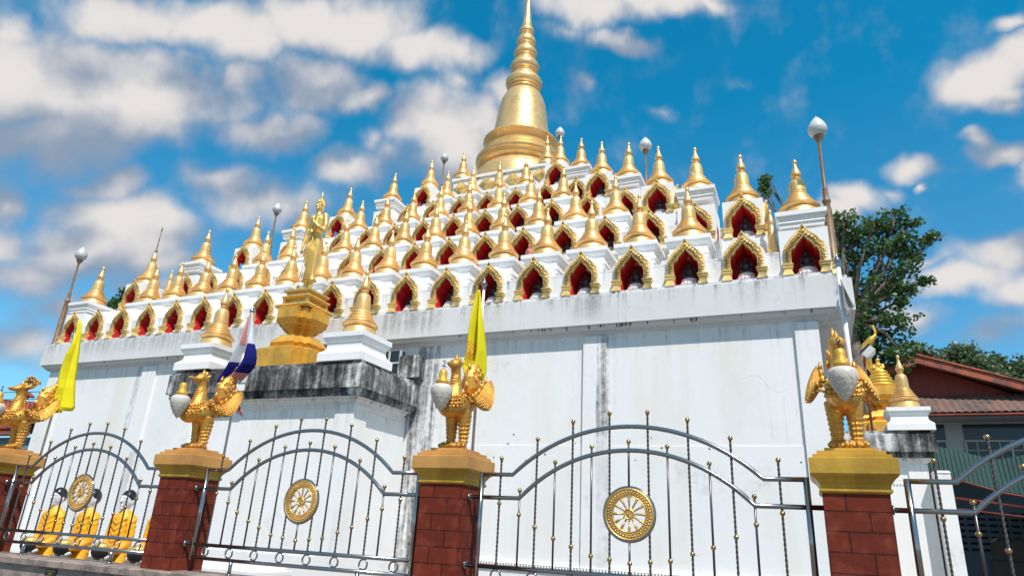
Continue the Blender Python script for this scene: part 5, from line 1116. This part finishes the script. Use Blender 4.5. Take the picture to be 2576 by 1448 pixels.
pb = MB(); pb.sweep([(-14.0, 8.6), (-7.9, 8.6), (-7.9, 9.3), (-14.0, 9.3)], [(0, 0), (0, .78), (.05, .8), (.05, .86), (-.02, .87), (-.05, .98), (-.3, .99)])
tag(put('plinth_wall', pb, None, (0, 0, 0), 0, M['white']), 'low white moulded plinth behind the monk statues', 'plinth')
# ================================================================= RIGHT HOUSE
hs = empty('house', (6, 27, 0)); HO = (-6, -27, 0)
w_ = MB(); w_.box(2.6, 14, 27.6, 34, 4.4, 7.0); w_.box(2.6, 14, 30.5, 34, 0, 4.4); put('wall', w_, hs, HO, 0, M['beige'])
# gable
m = MB(); ap = (3.85, 8.22); m.prism([(1.2, 6.95), (6.7, 6.95), ap], 27.5, 27.6); put('gable_boards', m, hs, HO, 0, M['redboard'])
m = MB(); 
def slope(x0, z0, x1, z1, y0, y1, t_, mat): 
    m.add([(x0, y0, z0), (x1, y0, z1), (x1, y1, z1), (x0, y1, z0), (x0, y0, z0 + t_), (x1, y0, z1 + t_), (x1, y1, z1 + t_), (x0, y1, z0 + t_)], [(3, 2, 1, 0), (4, 5, 6, 7), (0, 1, 5, 4), (1, 2, 6, 5), (2, 3, 7, 6), (3, 0, 4, 7)], mat)
slope(3.85, 8.05, 7.3, 6.78, 26.75, 27.0, .26, M['orange_trim']); slope(3.85, 8.05, .6, 6.75, 26.75, 27.0, .26, M['orange_trim'])
slope(3.85, 8.33, 7.4, 7.03, 26.7, 34, .06, M['rooftiles']); slope(3.85, 8.33, .5, 7.0, 26.7, 34, .06, M['rooftiles'])
put('roof', m, hs, HO)
m = MB(); vs = []; fs = []; nx_ = 520; X0, X1 = 2.9, 14.0
for i in range(nx_ + 1):
    x_ = X0 + (X1 - X0) * i / nx_; h_ = .035 * abs(math.sin(x_ * math.pi / .22)) 
    for k in range(13):
        t_ = k / 12; stp_ = .03 * ((k % 3) / 3); vs.append((x_, 27.45 - 1.15 * t_, 6.98 - .78 * t_ + h_ + stp_))
for i in range(nx_):
    for k in range(12): fs.append((i * 13 + k, i * 13 + k + 1, (i + 1) * 13 + k + 1, (i + 1) * 13 + k))
m.add(vs, fs, M['rooftiles'], True); m.box(X0, X1, 26.28, 26.36, 6.07, 6.16, M['redboard']); m.box(X0, X1, 26.25, 26.28, 6.11, 6.14, M['orange_trim']); m.box(X0, X1, 26.36, 27.6, 6.08, 6.1, M['beige'])
put('skirt_roof', m, hs, HO)
for (a, b) in ((3.05, 4.45), (5.0, 7.6), (7.95, 10.5)):
    p_ = MB(); p_.box(a, b, 27.56, 27.6, 4.8, 6.0); wn = put('window', p_, hs, HO, 0, M['window_glass'])
    q = MB(); 
    xx = a
    while xx <= b + .01: q.box(xx - .03, xx + .03, 27.53, 27.558, 4.8, 5.45); xx += (b - a) / round((b - a) / .62)
    xx = a
    while xx <= b + .01: q.box(xx - .012, xx + .012, 27.54, 27.558, 4.8, 5.45); xx += (b - a) / round((b - a) / .31)
    q.box(a, b, 27.535, 27.56, 5.40, 5.46); q.box(a, b, 27.54, 27.558, 5.10, 5.13); q.box(a - .03, b + .03, 27.53, 27.558, 4.76, 4.82)
    put('frame', q, wn, (0, 0, 0), 0, M['beige'])
tag(hs, 'house with red-brown gable, weathered tile skirt roof and white windows', 'house')
# shed with green sheet roof
sd = empty('shed', (6, 24, 0)); HO = (-6, -24, 0); m = MB()
def sheet(pts):
    n_ = 400; (x0, z0a, z0b), (x1, z1a, z1b) = pts; vs = []; fs = []
    for i in range(n_ + 1):
        t_ = i / n_; x_ = x0 + (x1 - x0) * t_; b_ = .007 * math.sin(x_ * 55)
        vs += [(x_, 23.62 + b_, z0a + (z1a - z0a) * t_), (x_, 23.4 + b_, z0b + (z1b - z0b) * t_)]
    for i in range(n_): fs.append((2 * i, 2 * i + 1, 2 * i + 3, 2 * i + 2))
    m.add(vs, fs, None, False)
sheet(((2.4, 5.05, 4.1), (4.95, 4.35, 3.45))); sheet(((4.95, 4.35, 3.45), (8.2, 5.0, 2.9)))
o = put('green_roof', m, sd, HO, 0, M['green_sheet']); s_ = o.modifiers.new('t', 'SOLIDIFY'); s_.thickness = .015
m = MB(); m.tube([(3.2, 23.36, 3.95), (4.95, 23.36, 3.40), (8.2, 23.36, 2.86)], .025, 6); m.tube([(3.3, 23.5, 3.3), (8, 23.5, 2.75)], .04, 6); m.tube([(3.3, 23.6, 3.0), (8, 23.6, 2.55)], .03, 6, M['orange_trim'])
for x_ in (3.45, 5.9, 8.2): m.box(x_ - .06, x_ + .06, 23.5, 23.62, 0, 3.6)
put('frame', m, sd, HO, 0, M['redboard'])
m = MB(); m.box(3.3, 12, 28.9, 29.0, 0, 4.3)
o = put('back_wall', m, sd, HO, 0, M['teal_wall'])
m = MB()
for r_ in range(7):
    for c_ in range(9): m.box(3.9 + c_ * .32, 4.12 + c_ * .32, 28.86, 28.9, 1.9 + r_ * .2, 1.98 + r_ * .2)
put('vent_blocks', m, sd, HO, 0, M['dark'])  # dark boxes: shade of the vent openings put into their colour
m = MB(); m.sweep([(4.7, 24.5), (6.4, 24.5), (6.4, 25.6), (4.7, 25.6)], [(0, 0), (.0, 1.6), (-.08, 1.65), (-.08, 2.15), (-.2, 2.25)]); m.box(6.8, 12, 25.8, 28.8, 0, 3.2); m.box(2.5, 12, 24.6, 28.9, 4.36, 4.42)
put('stored_cupboard', m, sd, HO, 0, M['dark'])  # boxes and slab coloured near-black for the shed's inner shade
tag(sd, 'dark open shed under a folded green sheet roof at the right edge', 'shed')
# left red pavilion
lp = empty('red_pavilion', (-26.5, 14.5, 0)); HO = (26.5, -14.5, 0); m = MB()
m.prism([(-32, 4.35), (-23.95, 4.35), (-24.6, 5.02), (-25.6, 5.1), (-32, 5.1)], 14.2, 17)
for i in range(34):
    x_ = -31.5 + i * .22; m.tube([(x_, 14.17, 4.4), (x_, 14.17, 5.0)], .05, 6)
for i in range(30): m.ball((-30 + i * .2, 14.1, 4.12), (.085, .06, .1), 6, 5); m.ball((-29.95 + i * .2, 14.08, 4.3), (.06, .05, .07), 6, 5)
put('roof', m, lp, HO, 0, M['roof_red'])
m = MB(); m.box(-32, -23.9, 14.0, 14.3, 3.86, 3.98); put('eave', m, lp, HO, 0, M['orange_trim'])
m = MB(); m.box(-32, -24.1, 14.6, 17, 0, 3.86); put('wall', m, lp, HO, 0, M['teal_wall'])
m = MB(); m.tube([(-25.6, 14.6, 5.1), (-25.1, 14.6, 5.35), (-24.8, 14.6, 5.25)], [.12, .1, .04], 8); m.tube([(-32, 14.6, 5.14), (-24.4, 14.6, 5.02)], .08, 8); put('ridge', m, lp, HO, 0, M['roof_red'])
tag(lp, 'red tiled pavilion roof peeping behind the leftmost bird statue', 'pavilion')
for k in range(2):
    m = MB(); m.tube([(-45, 16.5, 6.15 + k * .3), (-34, 16.5, 5.75 + k * .3), (-22.6, 16.5, 5.55 + k * .28)], .014, 5)
    tag(put('power_cable', m, None, (0, 0, 0), 0, M['black']), 'thin black cable, %s of two, left of the temple' % ('lower', 'upper')[k], 'cable', 'power cables')
# ================================================================= TREES
def tree(loc, lobes, label, h_trunk, leaf=.13, n_leaf=9000, seed=1, mat='leaf', limbs=True, clump=.28, tr=.3):
    rd = random.Random(seed); e_ = empty('tree', loc); o = Vector(loc)
    t_ = MB(); t_.tube([(0, 0, 0), (.1, .05, h_trunk * .5), (0, 0, h_trunk)], [tr, tr * .8, tr * .6], 10)
    twigs = []
    if limbs:
        for (cx_, cy_, cz_, rx_, ry_, rz_) in lobes:
            c = Vector((cx_, cy_, cz_)); a = Vector((0, 0, h_trunk * .95)); mid = a.lerp(c, .5) + Vector((rd.uniform(-.3, .3), rd.uniform(-.3, .3), rd.uniform(0, .3)))
            t_.tube([a, mid, c], [tr * .45, tr * .28, tr * .12], 7)
            for q in range(7):
                d = Vector((rd.gauss(0, 1), rd.gauss(0, 1), rd.gauss(0, .8))).normalized(); tip = c + Vector((d.x * rx_, d.y * ry_, d.z * rz_)) * .95
                s0 = mid.lerp(c, rd.uniform(.3, 1)); t_.tube([s0, s0.lerp(tip, .5) + Vector((0, 0, .06)), tip], [tr * .1, tr * .06, .008], 5); twigs.append((s0, tip))
    put('trunk', t_, e_, (0, 0, 0), 0, M['bark'])
    vol = [l[3] * l[4] * l[5] for l in lobes]; tot = sum(v ** .67 for v in vol); vs = []; fs = []
    for l, v in zip(lobes, vol):
        n_ = int(n_leaf * v ** .67 / tot); nc = max(8, int(n_ / 16))
        for q in range(nc):
            d = Vector((rd.gauss(0, 1), rd.gauss(0, 1), rd.gauss(0, 1))).normalized(); r_ = rd.random() ** .45
            c = Vector((l[0] + d.x * l[3] * r_, l[1] + d.y * l[4] * r_, l[2] + d.z * l[5] * r_))
            for w__ in range(16):
                p_ = c + Vector((rd.gauss(0, 1), rd.gauss(0, 1), rd.gauss(0, .8))) * clump * .5
                a = Vector((rd.gauss(0, 1), rd.gauss(0, 1), rd.gauss(0, .5))).normalized() * leaf * rd.uniform(.6, 1.2); b = a.cross(Vector((rd.gauss(0, 1), rd.gauss(0, 1), rd.gauss(0, 1)))).normalized() * leaf * .42
                k = len(vs); vs += [p_ - a * .5, p_ + b - a * .05, p_ + a * .6, p_ - b - a * .05]; fs.append((k, k + 1, k + 2, k + 3))
    me = bpy.data.meshes.new('crown'); me.from_pydata([tuple(v) for v in vs], [], fs); me.materials.append(M[mat]); put('crown', me, e_)
    tag(e_, label, 'tree', 'trees behind the temple'); return e_
def at(px, py, Y):
    return fpt(px, py, Y)
LS = .9
def lobes_px(L_, Y, base):
    out = []
    for (px, py, rx_, rz_, dy) in L_:
        p_ = at(px, py, Y + dy); s_ = (Y + dy) / 1500; out.append((p_.x - base[0], dy, p_.z, rx_ * s_ * LS, min(rx_, 90) * s_ * .8, rz_ * s_ * LS))
    return out
cT = lambda x, y: ((2600 + x / 2.069) * K, (600 + y / 2.069) * K)
LB = [(*cT(190, 230), 40, 38, 0), (*cT(300, 290), 60, 45, .5), (*cT(150, 330), 45, 50, 1), (*cT(400, 220), 40, 30, -.5), (*cT(540, 170), 26, 22, 0), (*cT(620, 240), 24, 18, 0), (*cT(480, 290), 50, 30, .5), (*cT(560, 370), 55, 20, 0), (*cT(760, 330), 42, 9, 0), (*cT(440, 420), 70, 28, .3), (*cT(200, 450), 50, 70, .5), (*cT(620, 440), 42, 10, 0), (*cT(540, 540), 60, 14, 0), (*cT(730, 605), 9, 8, 0), (*cT(620, 670), 38, 18, 0), (*cT(500, 650), 55, 28, 0), (*cT(330, 660), 60, 50, .5), (*cT(560, 740), 28, 9, 0), (*cT(350, 820), 55, 40, 0), (*cT(560, 870), 48, 26, 0), (*cT(420, 960), 70, 60, .5), (*cT(560, 1080), 40, 45, 0), (*cT(330, 1120), 70, 70, 1), (*cT(470, 1190), 60, 50, 1), (*cT(200, 800), 60, 90, 2), (*cT(90, 220), 20, 18, 0), (*cT(-330, -60), 14, 20, 0), (*cT(-345, 20), 16, 16, 0)]
tree((1.9, 26, 0), lobes_px(LB, 26, (1.9, 26)), 'tall ragged green tree behind the right temple corner', 10.0, .16, 9000, 3, clump=.22, tr=.24)
def LL(c, Y, base, sz_): return lobes_px([(*cT(x, y), a, b, 0) for x, y, a, b in c], Y, base)
LS = .62
tree((9.6, 45, 0), LL([(970, 1120, 55, 32), (880, 1140, 30, 22), (1050, 1180, 50, 40), (960, 1200, 60, 40), (1130, 1230, 50, 40)], 45, (9.6, 45), 1), 'rounded olive green tree beyond the house roof', 9, .26, 4600, 5, 'leaf_far', clump=.42)
tree((12.5, 46, 0), LL([(1210, 1160, 26, 28), (1320, 1190, 40, 26), (1270, 1260, 50, 34), (1370, 1260, 30, 40), (1190, 1220, 30, 30)], 46, (12.5, 46), 1), 'loose olive green tree at the right picture edge beyond the roof', 8, .24, 2600, 6, 'leaf_far', clump=.42)
tree((6.6, 40, 0), LL([(700, 1100, 32, 22), (760, 1130, 18, 20), (660, 1130, 30, 30)], 40, (6.6, 40), 1), 'small green treetop just above the gable peak', 8, .2, 1600, 8, 'leaf_far', clump=.4)
ZA = lambda x, y: ((130 + x / 3.81) * K, (720 + y / 3.81) * K)
tree((-39, 27, 0), lobes_px([(*ZA(930, 980), 22, 20, 0), (*ZA(880, 1070), 26, 14, 0), (*ZA(1090, 860), 24, 34, 0), (*ZA(1020, 1000), 34, 30, 0)], 27, (-39, 27)), 'green treetop showing between stupas at the left end', 9, .2, 6000, 9, clump=.4)
